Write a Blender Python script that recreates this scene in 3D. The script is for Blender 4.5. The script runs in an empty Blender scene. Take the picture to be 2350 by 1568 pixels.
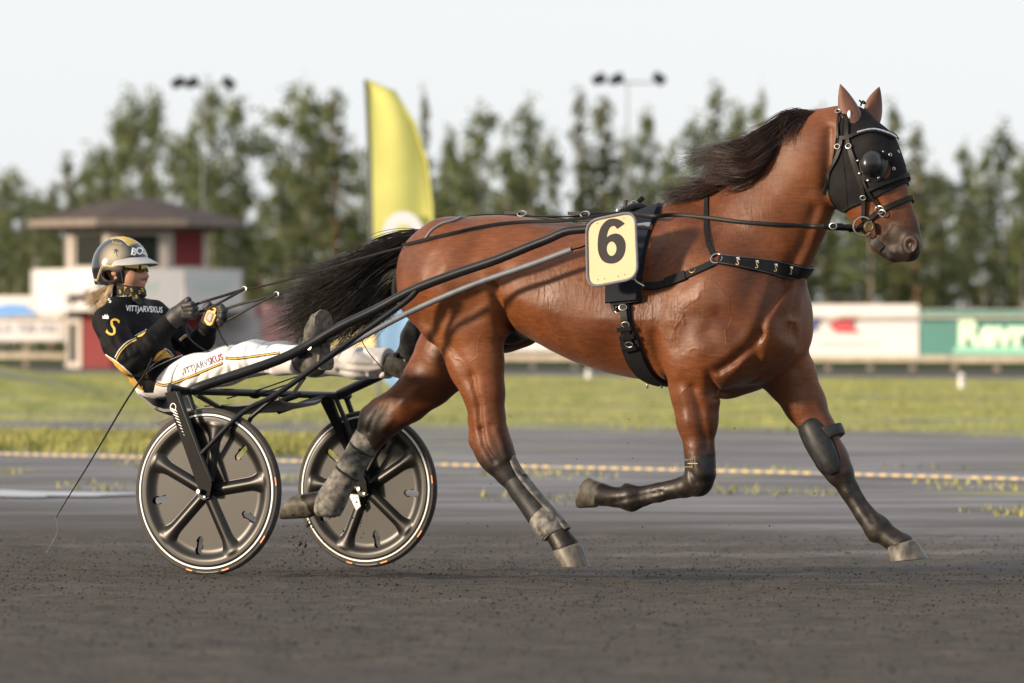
import bpy, bmesh, math, random
import numpy as np
from mathutils import Vector, Matrix
from mathutils.bvhtree import BVHTree
R = math.radians
rng = random.Random(7)
nrng = np.random.default_rng(7)
scene = bpy.context.scene
COL = scene.collection

# ---------------------------------------------------------------- camera, sky, sun, exposure
CAMH, FPX, CX, HY = 1.05, 10570.0, 1175.0, 747.0
cam_d = bpy.data.cameras.new("camera"); cam = bpy.data.objects.new("camera", cam_d); COL.objects.link(cam)
cam.location = (0, 0, CAMH); cam.rotation_euler = (R(90), 0, 0)
cam_d.sensor_width = 36.0; cam_d.lens = 36.0 * FPX / 2350.0
cam_d.shift_y = -(784.0 - HY) / 2350.0
cam_d.clip_start = 0.5; cam_d.clip_end = 6000
cam_d.dof.use_dof = True; cam_d.dof.focus_distance = 19.15; cam_d.dof.aperture_fstop = 3.3
cam_d.dof.aperture_blades = 9
scene.camera = cam

SUN_EL, SUN_AZ = R(12.0), R(247.0)       # azimuth of the sun, clockwise from +Y (camera looks along +Y)
world = bpy.data.worlds.new("World"); scene.world = world; world.use_nodes = True
wn = world.node_tree.nodes; wl = world.node_tree.links; wn.clear()
w_out = wn.new("ShaderNodeOutputWorld"); w_bg = wn.new("ShaderNodeBackground")
w_sky = wn.new("ShaderNodeTexSky"); w_sky.sky_type = 'NISHITA'; w_sky.sun_disc = False
w_sky.sun_elevation = SUN_EL; w_sky.sun_rotation = SUN_AZ
w_sky.air_density = 1.0; w_sky.dust_density = 1.5; w_sky.ozone_density = 1.0
w_mix = wn.new("ShaderNodeMix"); w_mix.data_type = 'RGBA'
w_mix.inputs[0].default_value = 0.80                      # thin high cloud veil over the clear sky
w_mix.inputs[7].default_value = (7.1, 7.35, 7.65, 1)
wl.new(w_sky.outputs[0], w_mix.inputs[6]); wl.new(w_mix.outputs[2], w_bg.inputs[0])
w_bg.inputs[1].default_value = 0.108
wl.new(w_bg.outputs[0], w_out.inputs[0])
sun_d = bpy.data.lights.new("sun", 'SUN'); sun = bpy.data.objects.new("sun", sun_d); COL.objects.link(sun)
sun_d.energy = 5.0; sun_d.angle = R(5); sun_d.color = (1.0, 0.80, 0.58)
sdir = Vector((math.sin(SUN_AZ) * math.cos(SUN_EL), math.cos(SUN_AZ) * math.cos(SUN_EL), math.sin(SUN_EL)))
sun.rotation_euler = sdir.to_track_quat('Z', 'Y').to_euler(); sun.location = (-8, -10, 12)
scene.view_settings.view_transform = 'Standard'; scene.view_settings.look = 'None'
scene.view_settings.exposure = 0.40; scene.view_settings.gamma = 1.0
scene.view_settings.use_curve_mapping = False
scene.cycles.use_denoising = True
scene.cycles.max_bounces = 6; scene.cycles.transparent_max_bounces = 8

# ---------------------------------------------------------------- frames
YAW, BANK = R(27.0), R(1.7)
AX_F = Vector((math.cos(YAW), -math.sin(YAW), 0))                                   # the way the horse goes
AX_A = Vector((math.sin(YAW) * math.cos(BANK), math.cos(YAW) * math.cos(BANK), -math.sin(BANK)))  # to its left
AX_U = AX_F.cross(AX_A)
CAM = Vector((0, 0, CAMH))
WHEEL_GROUND = Vector(((485 - CX) / FPX * 19.5, 19.5, 0))
HALF_TRACK = 0.70
ORG = WHEEL_GROUND + AX_A * HALF_TRACK
FRAME = Matrix(((AX_F.x, AX_A.x, AX_U.x, ORG.x), (AX_F.y, AX_A.y, AX_U.y, ORG.y), (AX_F.z, AX_A.z, AX_U.z, ORG.z), (0, 0, 0, 1)))
def ray(px, py): return Vector(((px - CX) / FPX, 1.0, -(py - HY) / FPX))
def at(px, py, y):
    """a point in the world at depth y"""
    return CAM + ray(px, py) * y
def L(px, py, v):
    """a point of the team's own frame (forward, left, up) lying v metres left of its midline"""
    r = ray(px, py); t = (v + (ORG - CAM).dot(AX_A)) / r.dot(AX_A)
    P = CAM + r * t - ORG
    return Vector((P.dot(AX_F), v, P.dot(AX_U)))
PXM = 546.0
def groundz(x, y):
    t = (x - WHEEL_GROUND.x) * AX_A.x + (y - WHEEL_GROUND.y) * AX_A.y
    z = -math.tan(BANK) * np.clip(t, -9.0, 3.0)
    z = z + 0.62 * np.exp(-((x + 8.3) / 2.6) ** 2 - ((y - 66) / 6.0) ** 2)
    return z

# ---------------------------------------------------------------- object helpers
def tag(o, label=None, cat=None, group=None, kind=None):
    if label: o["label"] = label
    if cat: o["category"] = cat
    if group: o["group"] = group
    if kind: o["kind"] = kind
    return o
def thing(name, label, cat, base=(0, 0, 0), frame=None, group=None):
    o = bpy.data.objects.new(name, None); COL.objects.link(o); o.empty_display_size = 0.1
    fr = frame if frame is not None else Matrix.Identity(4)
    o.matrix_world = fr @ Matrix.Translation(Vector(base)); o["base"] = [float(c) for c in base]
    tag(o, label, cat, group); return o
def base_of(o):
    return Vector(o["base"]) if o is not None and "base" in o.keys() else Vector((0, 0, 0))
def mesh_obj(name, verts, faces, mat=None, parent=None, smooth=True, frame=None, mats=None, midx=None):
    me = bpy.data.meshes.new(name)
    b = base_of(parent)
    v = np.asarray(verts, dtype=np.float64).reshape(-1, 3) - np.array(b)
    if isinstance(faces, np.ndarray) and faces.ndim == 2:
        n, k = faces.shape
        me.vertices.add(len(v)); me.vertices.foreach_set("co", v.astype(np.float32).ravel())
        me.loops.add(n * k); me.loops.foreach_set("vertex_index", faces.astype(np.int32).ravel())
        me.polygons.add(n); me.polygons.foreach_set("loop_start", np.arange(0, n * k, k, dtype=np.int32))
        me.update(calc_edges=True)
    else:
        me.from_pydata([tuple(p) for p in v], [], [tuple(f) for f in faces]); me.update()
    me.validate()
    if mats:
        for m in mats: me.materials.append(m)
    elif mat: me.materials.append(mat)
    if midx is not None: me.polygons.foreach_set("material_index", np.asarray(midx, dtype=np.int32))
    if smooth: me.polygons.foreach_set("use_smooth", np.ones(len(me.polygons), dtype=bool))
    o = bpy.data.objects.new(name, me); COL.objects.link(o)
    if parent is not None:
        o.parent = parent
        o["base"] = [float(c) for c in b]
    elif frame is not None: o.matrix_world = frame
    return o
class MB:
    """collects pieces into one mesh"""
    def __init__(s): s.v = []; s.f = []
    def add(s, v, f):
        n = len(s.v); s.v += [tuple(p) for p in v]; s.f += [tuple(i + n for i in q) for q in f]; return s
    def tube(s, pts, r, n=10, cap=True, flat=1.0, up=None):
        pts = [Vector(p) for p in pts]; rs = r if hasattr(r, '__len__') else [r] * len(pts)
        rings = []; prev = None
        for i, p in enumerate(pts):
            t = (pts[min(i + 1, len(pts) - 1)] - pts[max(i - 1, 0)])
            if t.length < 1e-9: t = Vector((1, 0, 0))
            t.normalize()
            if up is not None: a = Vector(up) - t * t.dot(Vector(up))
            elif prev is None:
                a = Vector((0, 0, 1)) if abs(t.z) < 0.9 else Vector((1, 0, 0)); a = a - t * t.dot(a)
            else: a = prev - t * t.dot(prev)
            a.normalize(); prev = a; b = t.cross(a)
            rings.append([p + a * (rs[i] * math.cos(2 * math.pi * k / n)) + b * (rs[i] * flat * math.sin(2 * math.pi * k / n)) for k in range(n)])
        v = [q for rg in rings for q in rg]; f = []
        for i in range(len(rings) - 1):
            for k in range(n):
                f.append((i * n + k, i * n + (k + 1) % n, (i + 1) * n + (k + 1) % n, (i + 1) * n + k))
        if cap: f.append(tuple(range(n - 1, -1, -1))); f.append(tuple(range((len(rings) - 1) * n, len(rings) * n)))
        return s.add(v, f)
    def box(s, c, sx, sy, sz, M=None):
        c = Vector(c); v = []
        for i in (-1, 1):
            for j in (-1, 1):
                for k in (-1, 1):
                    d = Vector((i * sx / 2, j * sy / 2, k * sz / 2)); v.append(c + (M @ d if M else d))
        return s.add(v, [(0, 1, 3, 2), (4, 6, 7, 5), (0, 4, 5, 1), (2, 3, 7, 6), (0, 2, 6, 4), (1, 5, 7, 3)])
    def ball(s, c, rx, ry=None, rz=None, nu=12, nv=8, M=None):
        ry = ry or rx; rz = rz or rx; c = Vector(c); v = []; f = []
        for j in range(1, nv):
            th = math.pi * j / nv
            for i in range(nu):
                ph = 2 * math.pi * i / nu
                d = Vector((rx * math.sin(th) * math.cos(ph), ry * math.sin(th) * math.sin(ph), rz * math.cos(th)))
                v.append(c + (M @ d if M else d))
        for e in (1, -1):
            d = Vector((0, 0, rz * e)); v.append(c + (M @ d if M else d))
        T, B = len(v) - 2, len(v) - 1
        for j in range(nv - 2):
            for i in range(nu):
                f.append((j * nu + i, (j + 1) * nu + i, (j + 1) * nu + (i + 1) % nu, j * nu + (i + 1) % nu))
        for i in range(nu):
            f.append((T, i, (i + 1) % nu)); f.append((B, (nv - 2) * nu + (i + 1) % nu, (nv - 2) * nu + i))
        return s.add(v, f)
    def ring(s, c, nrm, R0, r, n=20, m=8, ux=None, sx=1.0):
        nrm = Vector(nrm).normalized(); a = Vector(ux) if ux is not None else (Vector((0, 0, 1)) if abs(nrm.z) < .9 else Vector((1, 0, 0)))
        a = (a - nrm * a.dot(nrm)).normalized(); b = nrm.cross(a); c = Vector(c); v = []; f = []
        for i in range(n):
            t = 2 * math.pi * i / n; e = a * math.cos(t) * sx + b * math.sin(t)
            for k in range(m):
                q = 2 * math.pi * k / m
                v.append(c + e * R0 + e.normalized() * (r * math.cos(q)) + nrm * (r * math.sin(q)))
        for i in range(n):
            for k in range(m):
                f.append((i * m + k, ((i + 1) % n) * m + k, ((i + 1) % n) * m + (k + 1) % m, i * m + (k + 1) % m))
        return s.add(v, f)
    def disc(s, c, nrm, r, h, n=16, r2=None):
        nrm = Vector(nrm).normalized(); c = Vector(c)
        return s.tube([c - nrm * h / 2, c + nrm * h / 2], [r, r if r2 is None else r2], n)
    def slab(s, poly, thick, nrm):
        """flat outline (3D points in one plane) given thickness along nrm"""
        n = len(poly); nrm = Vector(nrm); v = [Vector(p) for p in poly] + [Vector(p) + nrm * thick for p in poly]
        f = [tuple(range(n - 1, -1, -1)), tuple(range(n, 2 * n))] + [(i, (i + 1) % n, n + (i + 1) % n, n + i) for i in range(n)]
        return s.add(v, f)
    def band(s, pts, nrms, width_dirs, w, th):
        """a strap: centre points, outward normals, width directions, width, thickness"""
        n = len(pts); v = []; f = []
        ws = w if hasattr(w, '__len__') else [w] * n
        for p, nn, d, ww in zip(pts, nrms, width_dirs, ws):
            p = Vector(p); nn = Vector(nn); d = Vector(d)
            v += [p - d * ww / 2, p + d * ww / 2, p + d * (ww / 2 - th * .4) + nn * th, p - d * (ww / 2 - th * .4) + nn * th]
        for i in range(n - 1):
            for k in range(4): f.append((4 * i + k, 4 * i + (k + 1) % 4, 4 * i + 4 + (k + 1) % 4, 4 * i + 4 + k))
        f.append((3, 2, 1, 0)); f.append((4 * n - 4, 4 * n - 3, 4 * n - 2, 4 * n - 1))
        return s.add(v, f)
    def build(s, name, mat, parent=None, smooth=True, frame=None):
        o = mesh_obj(name, s.v, s.f, mat, parent, smooth, frame)
        if smooth:
            bm = bmesh.new(); bm.from_mesh(o.data); bmesh.ops.recalc_face_normals(bm, faces=bm.faces)
            for e in bm.edges:
                if len(e.link_faces) == 2 and e.calc_face_angle(0) > R(42): e.smooth = False
            bm.to_mesh(o.data); bm.free()
        else:
            bm = bmesh.new(); bm.from_mesh(o.data); bmesh.ops.recalc_face_normals(bm, faces=bm.faces); bm.to_mesh(o.data); bm.free()
        return o
def spline(pts, n):
    """smooth curve through the points"""
    P = [np.array(p, float) for p in pts]
    if len(P) == 2: return [Vector(P[0] + (P[1] - P[0]) * t) for t in np.linspace(0, 1, n)]
    Q = [2 * P[0] - P[1]] + P + [2 * P[-1] - P[-2]]; out = []
    m = len(P) - 1
    for t in np.linspace(0, m, n):
        i = min(int(t), m - 1); u = t - i; a, b, c, d = Q[i], Q[i + 1], Q[i + 2], Q[i + 3]
        out.append(.5 * ((2 * b) + (c - a) * u + (2 * a - 5 * b + 4 * c - d) * u * u + (3 * b - a - 3 * c + d) * u ** 3))
    return [Vector(o) if len(o) == 3 else o for o in out]

# ---------------------------------------------------------------- materials
def new_mat(name):
    m = bpy.data.materials.new(name); m.use_nodes = True; return m, m.node_tree.nodes, m.node_tree.links, m.node_tree.nodes["Principled BSDF"]
def mat(name, c, rough=.6, metal=0., var=.15, scale=20., bump=0., bscale=None, spec=.5, coat=0., sheen=0., stretch=None, c2=None, dist=.002):
    m, n, l, p = new_mat(name)
    p.inputs["Roughness"].default_value = rough; p.inputs["Metallic"].default_value = metal
    p.inputs["Specular IOR Level"].default_value = spec
    if coat: p.inputs["Coat Weight"].default_value = coat; p.inputs["Coat Roughness"].default_value = .15
    if sheen: p.inputs["Sheen Weight"].default_value = sheen; p.inputs["Sheen Roughness"].default_value = .5
    tc = n.new("ShaderNodeTexCoord"); mp = n.new("ShaderNodeMapping"); l.new(tc.outputs["Object"], mp.inputs[0])
    if stretch: mp.inputs["Scale"].default_value = stretch
    nz = n.new("ShaderNodeTexNoise"); nz.inputs["Scale"].default_value = scale; nz.inputs["Detail"].default_value = 6
    l.new(mp.outputs[0], nz.inputs[0])
    cr = n.new("ShaderNodeValToRGB"); cr.color_ramp.elements[0].position = .3; cr.color_ramp.elements[1].position = .7
    a = [max(0, x * (1 - var)) for x in c]; b = [min(1, x * (1 + var)) for x in c] if c2 is None else c2
    cr.color_ramp.elements[0].color = (*a, 1); cr.color_ramp.elements[1].color = (*b, 1)
    l.new(nz.outputs[0], cr.inputs[0]); l.new(cr.outputs[0], p.inputs["Base Color"])
    if bump:
        bz = n.new("ShaderNodeTexNoise"); bz.inputs["Scale"].default_value = bscale or scale * 3; bz.inputs["Detail"].default_value = 4
        l.new(mp.outputs[0], bz.inputs[0]); bp = n.new("ShaderNodeBump"); bp.inputs["Strength"].default_value = bump; bp.inputs["Distance"].default_value = dist
        l.new(bz.outputs[0], bp.inputs["Height"]); l.new(bp.outputs[0], p.inputs["Normal"])
    return m

# ---------------------------------------------------------------- solid modelling on a grid (smooth unions, then a quad surface)
class Field:
    def __init__(s, lo, hi, h):
        s.lo = np.array(lo, float); s.h = h; s.n = np.ceil((np.array(hi) - s.lo) / h).astype(int) + 1
        s.d = np.full(s.n, 1.0, np.float32)
        s.ax = [(s.lo[i] + np.arange(s.n[i]) * h).astype(np.float32) for i in range(3)]
    def win(s, lo, hi, m):
        i0 = np.clip(np.floor((np.array(lo) - m - s.lo) / s.h).astype(int), 0, s.n - 1)
        i1 = np.clip(np.ceil((np.array(hi) + m - s.lo) / s.h).astype(int) + 1, 1, s.n)
        sl = tuple(slice(a, max(b, a + 1)) for a, b in zip(i0, i1))
        X = s.ax[0][sl[0]][:, None, None]; Y = s.ax[1][sl[1]][None, :, None]; Z = s.ax[2][sl[2]][None, None, :]
        return sl, X, Y, Z
    def put(s, sl, d, k, op):
        o = s.d[sl]
        if op == 'u':
            if k <= 0: s.d[sl] = np.minimum(o, d)
            else:
                hh = np.clip(1 - np.abs(o - d) / k, 0, 1); s.d[sl] = np.minimum(o, d) - hh * hh * k * .25
        else:
            d = -d
            if k <= 0: s.d[sl] = np.maximum(o, d)
            else:
                hh = np.clip(1 - np.abs(o - d) / k, 0, 1); s.d[sl] = np.maximum(o, d) + hh * hh * k * .25
    def cone(s, a, b, ra, rb, k=.03, lat=1.0, op='u'):
        a = np.array(a, float); b = np.array(b, float); rm = max(ra, rb)
        sc = np.array([1, lat, 1])
        sl, X, Y, Z = s.win(np.minimum(a, b) - rm * np.maximum(sc, 1), np.maximum(a, b) + rm * np.maximum(sc, 1), k + .03)
        A = a / sc; B = b / sc; ab = B - A; q = max(float(ab @ ab), 1e-9)
        x = X - A[0]; y = Y / lat - A[1]; z = Z - A[2]
        t = np.clip((x * ab[0] + y * ab[1] + z * ab[2]) / q, 0, 1)
        d = np.sqrt((x - t * ab[0]) ** 2 + (y - t * ab[1]) ** 2 + (z - t * ab[2]) ** 2) - (ra + (rb - ra) * t)
        s.put(sl, (d * min(1, (1 + lat) / 2)).astype(np.float32), k, op)
    def chain(s, pts, k=.03, lat=1.0, op='u'):
        """pts: (x,y,z,r) or (x,y,z,r,lat)"""
        for p, q in zip(pts[:-1], pts[1:]):
            la = p[4] if len(p) > 4 else lat; lb = q[4] if len(q) > 4 else lat
            s.cone(p[:3], q[:3], p[3], q[3], k, (la + lb) / 2, op)
    def ell(s, c, r, k=.03, M=None, op='u'):
        c = np.array(c, float); r = np.array(r, float); rm = r.max()
        sl, X, Y, Z = s.win(c - rm, c + rm, k + .02)
        x, y, z = X - c[0], Y - c[1], Z - c[2]
        if M is not None:
            M = np.array(M)  # columns: local axes
            x, y, z = (x * M[0, i] + y * M[1, i] + z * M[2, i] for i in range(3))
        q = np.sqrt((x / r[0]) ** 2 + (y / r[1]) ** 2 + (z / r[2]) ** 2)
        g = np.sqrt((x / r[0] ** 2) ** 2 + (y / r[1] ** 2) ** 2 + (z / r[2] ** 2) ** 2) + 1e-6
        s.put(sl, (q * (q - 1) / g).astype(np.float32), k, op)
    def box(s, c, r, k=.0, M=None, rad=.0, op='u'):
        c = np.array(c, float); rm = float(np.linalg.norm(r))
        sl, X, Y, Z = s.win(c - rm, c + rm, k + .02)
        x, y, z = X - c[0], Y - c[1], Z - c[2]
        if M is not None:
            M = np.array(M); x, y, z = (x * M[0, i] + y * M[1, i] + z * M[2, i] for i in range(3))
        qx, qy, qz = np.abs(x) - r[0] + rad, np.abs(y) - r[1] + rad, np.abs(z) - r[2] + rad
        d = np.sqrt(np.maximum(qx, 0) ** 2 + np.maximum(qy, 0) ** 2 + np.maximum(qz, 0) ** 2) + np.minimum(np.maximum(qx, np.maximum(qy, qz)), 0) - rad
        s.put(sl, d.astype(np.float32), k, op)
    def stroke(s, pts2, width, amp, side=-1, vmin=.02):
        """press (amp>0) or raise (amp<0) the surface along a line drawn on one side"""
        P = np.array(pts2, float); lo = P.min(0); hi = P.max(0); w3 = width * 3
        sl, X, Y, Z = s.win((lo[0], -9, lo[1]), (hi[0], 9, hi[1]), w3)
        X2 = X[:, 0, :]; Z2 = Z[0]; best = np.full((X2.shape[0], Z2.shape[1]), 9, np.float32)
        for a, b in zip(P[:-1], P[1:]):
            ab = b - a; q = max(float(ab @ ab), 1e-9); x = X2 - a[0]; z = Z2 - a[1]
            t = np.clip((x * ab[0] + z * ab[1]) / q, 0, 1)
            best = np.minimum(best, np.sqrt((x - t * ab[0]) ** 2 + (z - t * ab[1]) ** 2))
        g = amp * np.exp(-(best / width) ** 2)
        m = np.clip((Y * side - vmin) / .05, 0, 1)
        s.d[sl] += (g[:, None, :] * m).astype(np.float32)
    def mesh(s, smooth=2):
        d = s.d; n = s.n; neg = d < 0
        c = np.zeros(n - 1, np.int8)
        for i in (0, 1):
            for j in (0, 1):
                for k in (0, 1):
                    c += neg[i:n[0] - 1 + i, j:n[1] - 1 + j, k:n[2] - 1 + k]
        act = (c > 0) & (c < 8); idx = np.full(n - 1, -1, np.int64); I = np.argwhere(act); idx[act] = np.arange(len(I))
        acc = np.zeros((len(I), 3)); cnt = np.zeros(len(I))
        cor = [(0, 0, 0), (1, 0, 0), (0, 1, 0), (1, 1, 0), (0, 0, 1), (1, 0, 1), (0, 1, 1), (1, 1, 1)]
        val = [d[I[:, 0] + a, I[:, 1] + b, I[:, 2] + e] for a, b, e in cor]
        for p in range(8):
            for q in range(p + 1, 8):
                df = [abs(cor[p][i] - cor[q][i]) for i in range(3)]
                if sum(df) != 1: continue
                va, vb = val[p], val[q]; x = (va < 0) != (vb < 0)
                t = np.where(x, va / np.where(x, va - vb, 1), 0)
                pa = np.array(cor[p]); pb = np.array(cor[q])
                acc[x] += (pa + (pb - pa) * t[:, None])[x]; cnt[x] += 1
        V = s.lo + (I + acc / cnt[:, None]) * s.h
        F = []
        for ax in range(3):
            b_, c_ = [(1, 2), (2, 0), (0, 1)][ax]
            sa = [slice(None)] * 3; sb = [slice(None)] * 3; sa[ax] = slice(0, -1); sb[ax] = slice(1, None)
            A = neg[tuple(sa)]; B = neg[tuple(sb)]
            E = np.argwhere(A != B); ok = np.ones(len(E), bool)
            for o in (b_, c_): ok &= (E[:, o] > 0) & (E[:, o] < n[o] - 1)
            E = E[ok]; fl = A[E[:, 0], E[:, 1], E[:, 2]]
            def g(db, dc):
                e = E.copy(); e[:, b_] += db; e[:, c_] += dc; return idx[e[:, 0], e[:, 1], e[:, 2]]
            q = np.stack([g(-1, -1), g(0, -1), g(0, 0), g(-1, 0)], 1)
            q[~fl] = q[~fl][:, ::-1]; F.append(q)
        F = np.concatenate(F); F = F[(F >= 0).all(1)]
        V = taubin(V, F, smooth)
        return V, F
def taubin(V, F, it):
    if not it: return V
    e = np.concatenate([F[:, [0, 1]], F[:, [1, 2]], F[:, [2, 3]], F[:, [3, 0]]]); e = np.concatenate([e, e[:, ::-1]])
    deg = np.bincount(e[:, 0], minlength=len(V)).astype(float); deg[deg == 0] = 1
    for i in range(it):
        for lam in (.55, -.57):
            S = np.stack([np.bincount(e[:, 0], V[e[:, 1], k], len(V)) for k in range(3)], 1) / deg[:, None]
            V = V + lam * (S - V)
    return V
def smoothstep(a, b, x):
    t = np.clip((x - a) / (b - a), 0, 1); return t * t * (3 - 2 * t)
def set_attr(o, name, vals):
    at_ = o.data.attributes.new(name, 'FLOAT', 'POINT'); at_.data.foreach_set("value", np.asarray(vals, np.float32))
# ================================================================ HORSE
def LP(px, py, v, r, lat=1.0):
    p = L(px, py, v); return (p.x, p.y, p.z, r / PXM, lat)
def stroke_pts(pts, v=-.24): return [(L(x, y, v).x, L(x, y, v).z) for x, y in pts]
h_lo = Vector((L(900, 500, 0).x - .42, -.36, .0)); 
H = Field((L(640, 1190, .13).x - .05, -.37, 0.0), (L(2130, 560, 0).x + .18, .37, L(1930, 240, 0).z + .06), .0075)
# trunk: a loft along the body with the outline of back and belly
st = np.array([  # px, y of back, y of belly, half width, taper towards the top
    (950, 575, 690, .13, .1), (975, 540, 715, .19, .15), (1015, 512, 732, .235, .2), (1080, 497, 742, .265, .2), (1150, 493, 752, .27, .2),
    (1210, 498, 772, .27, .2), (1270, 507, 802, .275, .15), (1330, 514, 832, .285, .12), (1400, 513, 856, .29, .15), (1460, 500, 868, .285, .25),
    (1530, 475, 880, .27, .4), (1600, 460, 888, .255, .45), (1680, 470, 892, .24, .4), (1750, 520, 880, .215, .3), (1800, 590, 850, .17, .1), (1830, 655, 800, .09, 0)])
tops = [L(a, b, 0) for a, b in st[:, :2]]; bots = [L(a, b, 0) for a, b in st[:, [0, 2]]]
ss = np.array([p.x for p in tops]); sm = np.linspace(ss[0], ss[-1], 300)
def dense(v):
    y = np.interp(sm, ss, v); ker = np.hanning(25); ker /= ker.sum(); yp = np.pad(y, 12, 'edge'); return np.convolve(yp, ker, 'valid')
t_w = dense([p.z for p in tops]); b_w = dense([p.z for p in bots]); hv = dense(st[:, 3]); tp = dense(st[:, 4])
sl, X, Y, Z = H.win((sm[0] - .1, -.36, b_w.min()), (sm[-1] + .1, .36, t_w.max()), .06)
xs = X[:, 0, 0]; g = lambda a: np.interp(xs, sm, a)[:, None, None].astype(np.float32)
hz = (g(t_w) - g(b_w)) / 2; wc = (g(t_w) + g(b_w)) / 2; zz = (Z - wc) / hz
hve = g(hv) * (1 - g(tp) * np.clip(zz, -.3, 1) - .10 * np.clip(-zz, 0, 1) ** 2)
q = (np.abs(Y / np.maximum(hve, .02)) ** 2.25 + np.abs(zz) ** 2.25) ** (1 / 2.25)
d = (q - 1) * np.minimum(hz, hve) * .95
ex = np.maximum(np.maximum(sm[0] - xs, xs - sm[-1]), 0)[:, None, None]
d = np.where(ex > 0, np.maximum(d, 0) + ex, d)
H.put(sl, d.astype(np.float32), .03, 'u')
# neck
neck = [LP(1700, 600, 0, 125, .72), LP(1745, 545, 0, 122, .66), LP(1790, 470, 0, 112, .58), LP(1836, 402, 0, 93, .60), LP(1880, 350, 0, 84, .62), LP(1930, 312, 0, 66, .72)]
H.chain(neck, .07)
H.chain([LP(1560, 512, 0, 40, .8), LP(1640, 487, 0, 36, .7), LP(1730, 415, 0, 36, .6), LP(1800, 350, 0, 34, .6), LP(1868, 303, 0, 32, .7)], .06)     # withers and crest
H.chain([LP(1835, 600, -.02, 22, 1.2), LP(1862, 520, -.02, 22, 1.3), LP(1882, 462, -.02, 22, 1.3)], .04)   # windpipe
# head
H.chain([LP(1955, 308, 0, 56, .85), LP(1985, 360, 0, 72, .74), LP(2003, 412, 0, 72, .66), LP(2033, 478, 0, 56, .56), LP(2064, 528, 0, 41, .60), LP(2079, 562, 0, 36, .80)], .04)
H.chain([LP(1945, 372, 0, 42, .95), LP(1955, 425, 0, 50, .85), LP(1990, 480, 0, 34, .8), LP(2022, 540, 0, 26, .8)], .05)      # cheek and jaw
H.chain([LP(2020, 562, 0, 22, 1.1), LP(2050, 584, 0, 19, 1.3)], .02); H.chain([LP(2066, 578, 0, 20, 1.4), LP(2090, 580, 0, 19, 1.3)], .015)                                # lips
for sd in (-1, 1):
    H.ell(L(2092, 560, sd * .045), (.036, .023, .040), .025)                 # nostril rim
    H.ell(L(2086, 563, sd * .078), (.028, .03, .034), .010, op='s')
    H.chain([LP(2000, 335, sd * .065, 18), LP(2030, 360, sd * .055, 16)], .04)   # brow
    H.chain([LP(2010, 425, sd * .07, 12), LP(2045, 490, sd * .05, 9)], .03)     # facial crest
# shoulders, chest
for sd in (-1, 1):
    dx = 0 if sd < 0 else 0
    v = lambda a: a * sd
    def S(px, py, a, r, lat=1.0):
        """symmetric masses, drawn on the near side and mirrored"""
        p = L(px, py, -a); return (p.x, p.y * -sd, p.z, r / PXM, lat)
    H.chain([S(1580, 580, .13, 60, .8), S(1640, 670, .16, 84, .72), S(1708, 755, .145, 68, .80)], .12)        # shoulder blade to point of shoulder
    H.chain([S(1722, 765, .14, 60, .9), S(1640, 805, .17, 74, .72), S(1590, 850, .16, 60, .8)], .08)         # upper arm, triceps
    H.chain([S(1560, 720, .19, 60, .6), S(1585, 800, .19, 62, .65)], .08)
    H.chain([S(1748, 715, .09, 46, .9), S(1750, 770, .09, 43, .9), S(1722, 815, .09, 42, .9)], .08)        # breast muscle
    # hindquarters
    H.chain([S(1020, 575, .13, 75, .9), S(1055, 640, .15, 108, .75), S(1080, 720, .15, 88, .72)], .06)
    H.chain([S(975, 600, .12, 62, .8), S(975, 680, .13, 58, .8), S(1010, 740, .14, 52, .8)], .05)            # buttock
    H.ell(S(1130, 735, .17, 0)[:3], (.062, .07, .085), .06)                                                  # stifle
H.ell(L(1790, 715, 0), (.085, .19, .17), .08)
# near foreleg, folded
H.chain([LP(1594, 850, -.16, 64, .75), LP(1597, 905, -.16, 56, .75), LP(1600, 965, -.16, 46, .85), LP(1606, 1035, -.16, 33, .9), LP(1607, 1085, -.16, 32, .95), LP(1602, 1106, -.16, 33, .9)], .03)
H.chain([LP(1602, 1106, -.16, 31, .9), LP(1572, 1117, -.16, 24, .85), LP(1512, 1131, -.155, 20.5, .72), LP(1475, 1140, -.15, 21, .8), LP(1449, 1143, -.15, 30, .8), LP(1410, 1141, -.15, 22, .9), LP(1380, 1135, -.15, 27, 1.)], .014)
H.chain([LP(1560, 1110, -.16, 11), LP(1470, 1126, -.15, 10)], .01); H.ell(L(1438, 1117, -.15), (.02, .014, .016), .01)
# far foreleg, reaching
H.chain([LP(1775, 800, .15, 64, .85), LP(1812, 862, .15, 60, .75), LP(1846, 925, .15, 47, .85), LP(1880, 990, .15, 37, .9), LP(1908, 1052, .15, 36, .9), LP(1926, 1083, .15, 33, .9)], .03)
H.chain([LP(1926, 1083, .15, 31, .9), LP(1950, 1125, .15, 22, .72), LP(1985, 1180, .15, 21.5, .72), LP(2014, 1213, .15, 30, .85), LP(2045, 1236, .15, 24, .9), LP(2070, 1252, .15, 29, 1)], .014)
H.chain([LP(1932, 1120, .15, 11), LP(1990, 1207, .15, 11)], .01); H.ell(L(2006, 1237, .15), (.02, .013, .018), .01)
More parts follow.
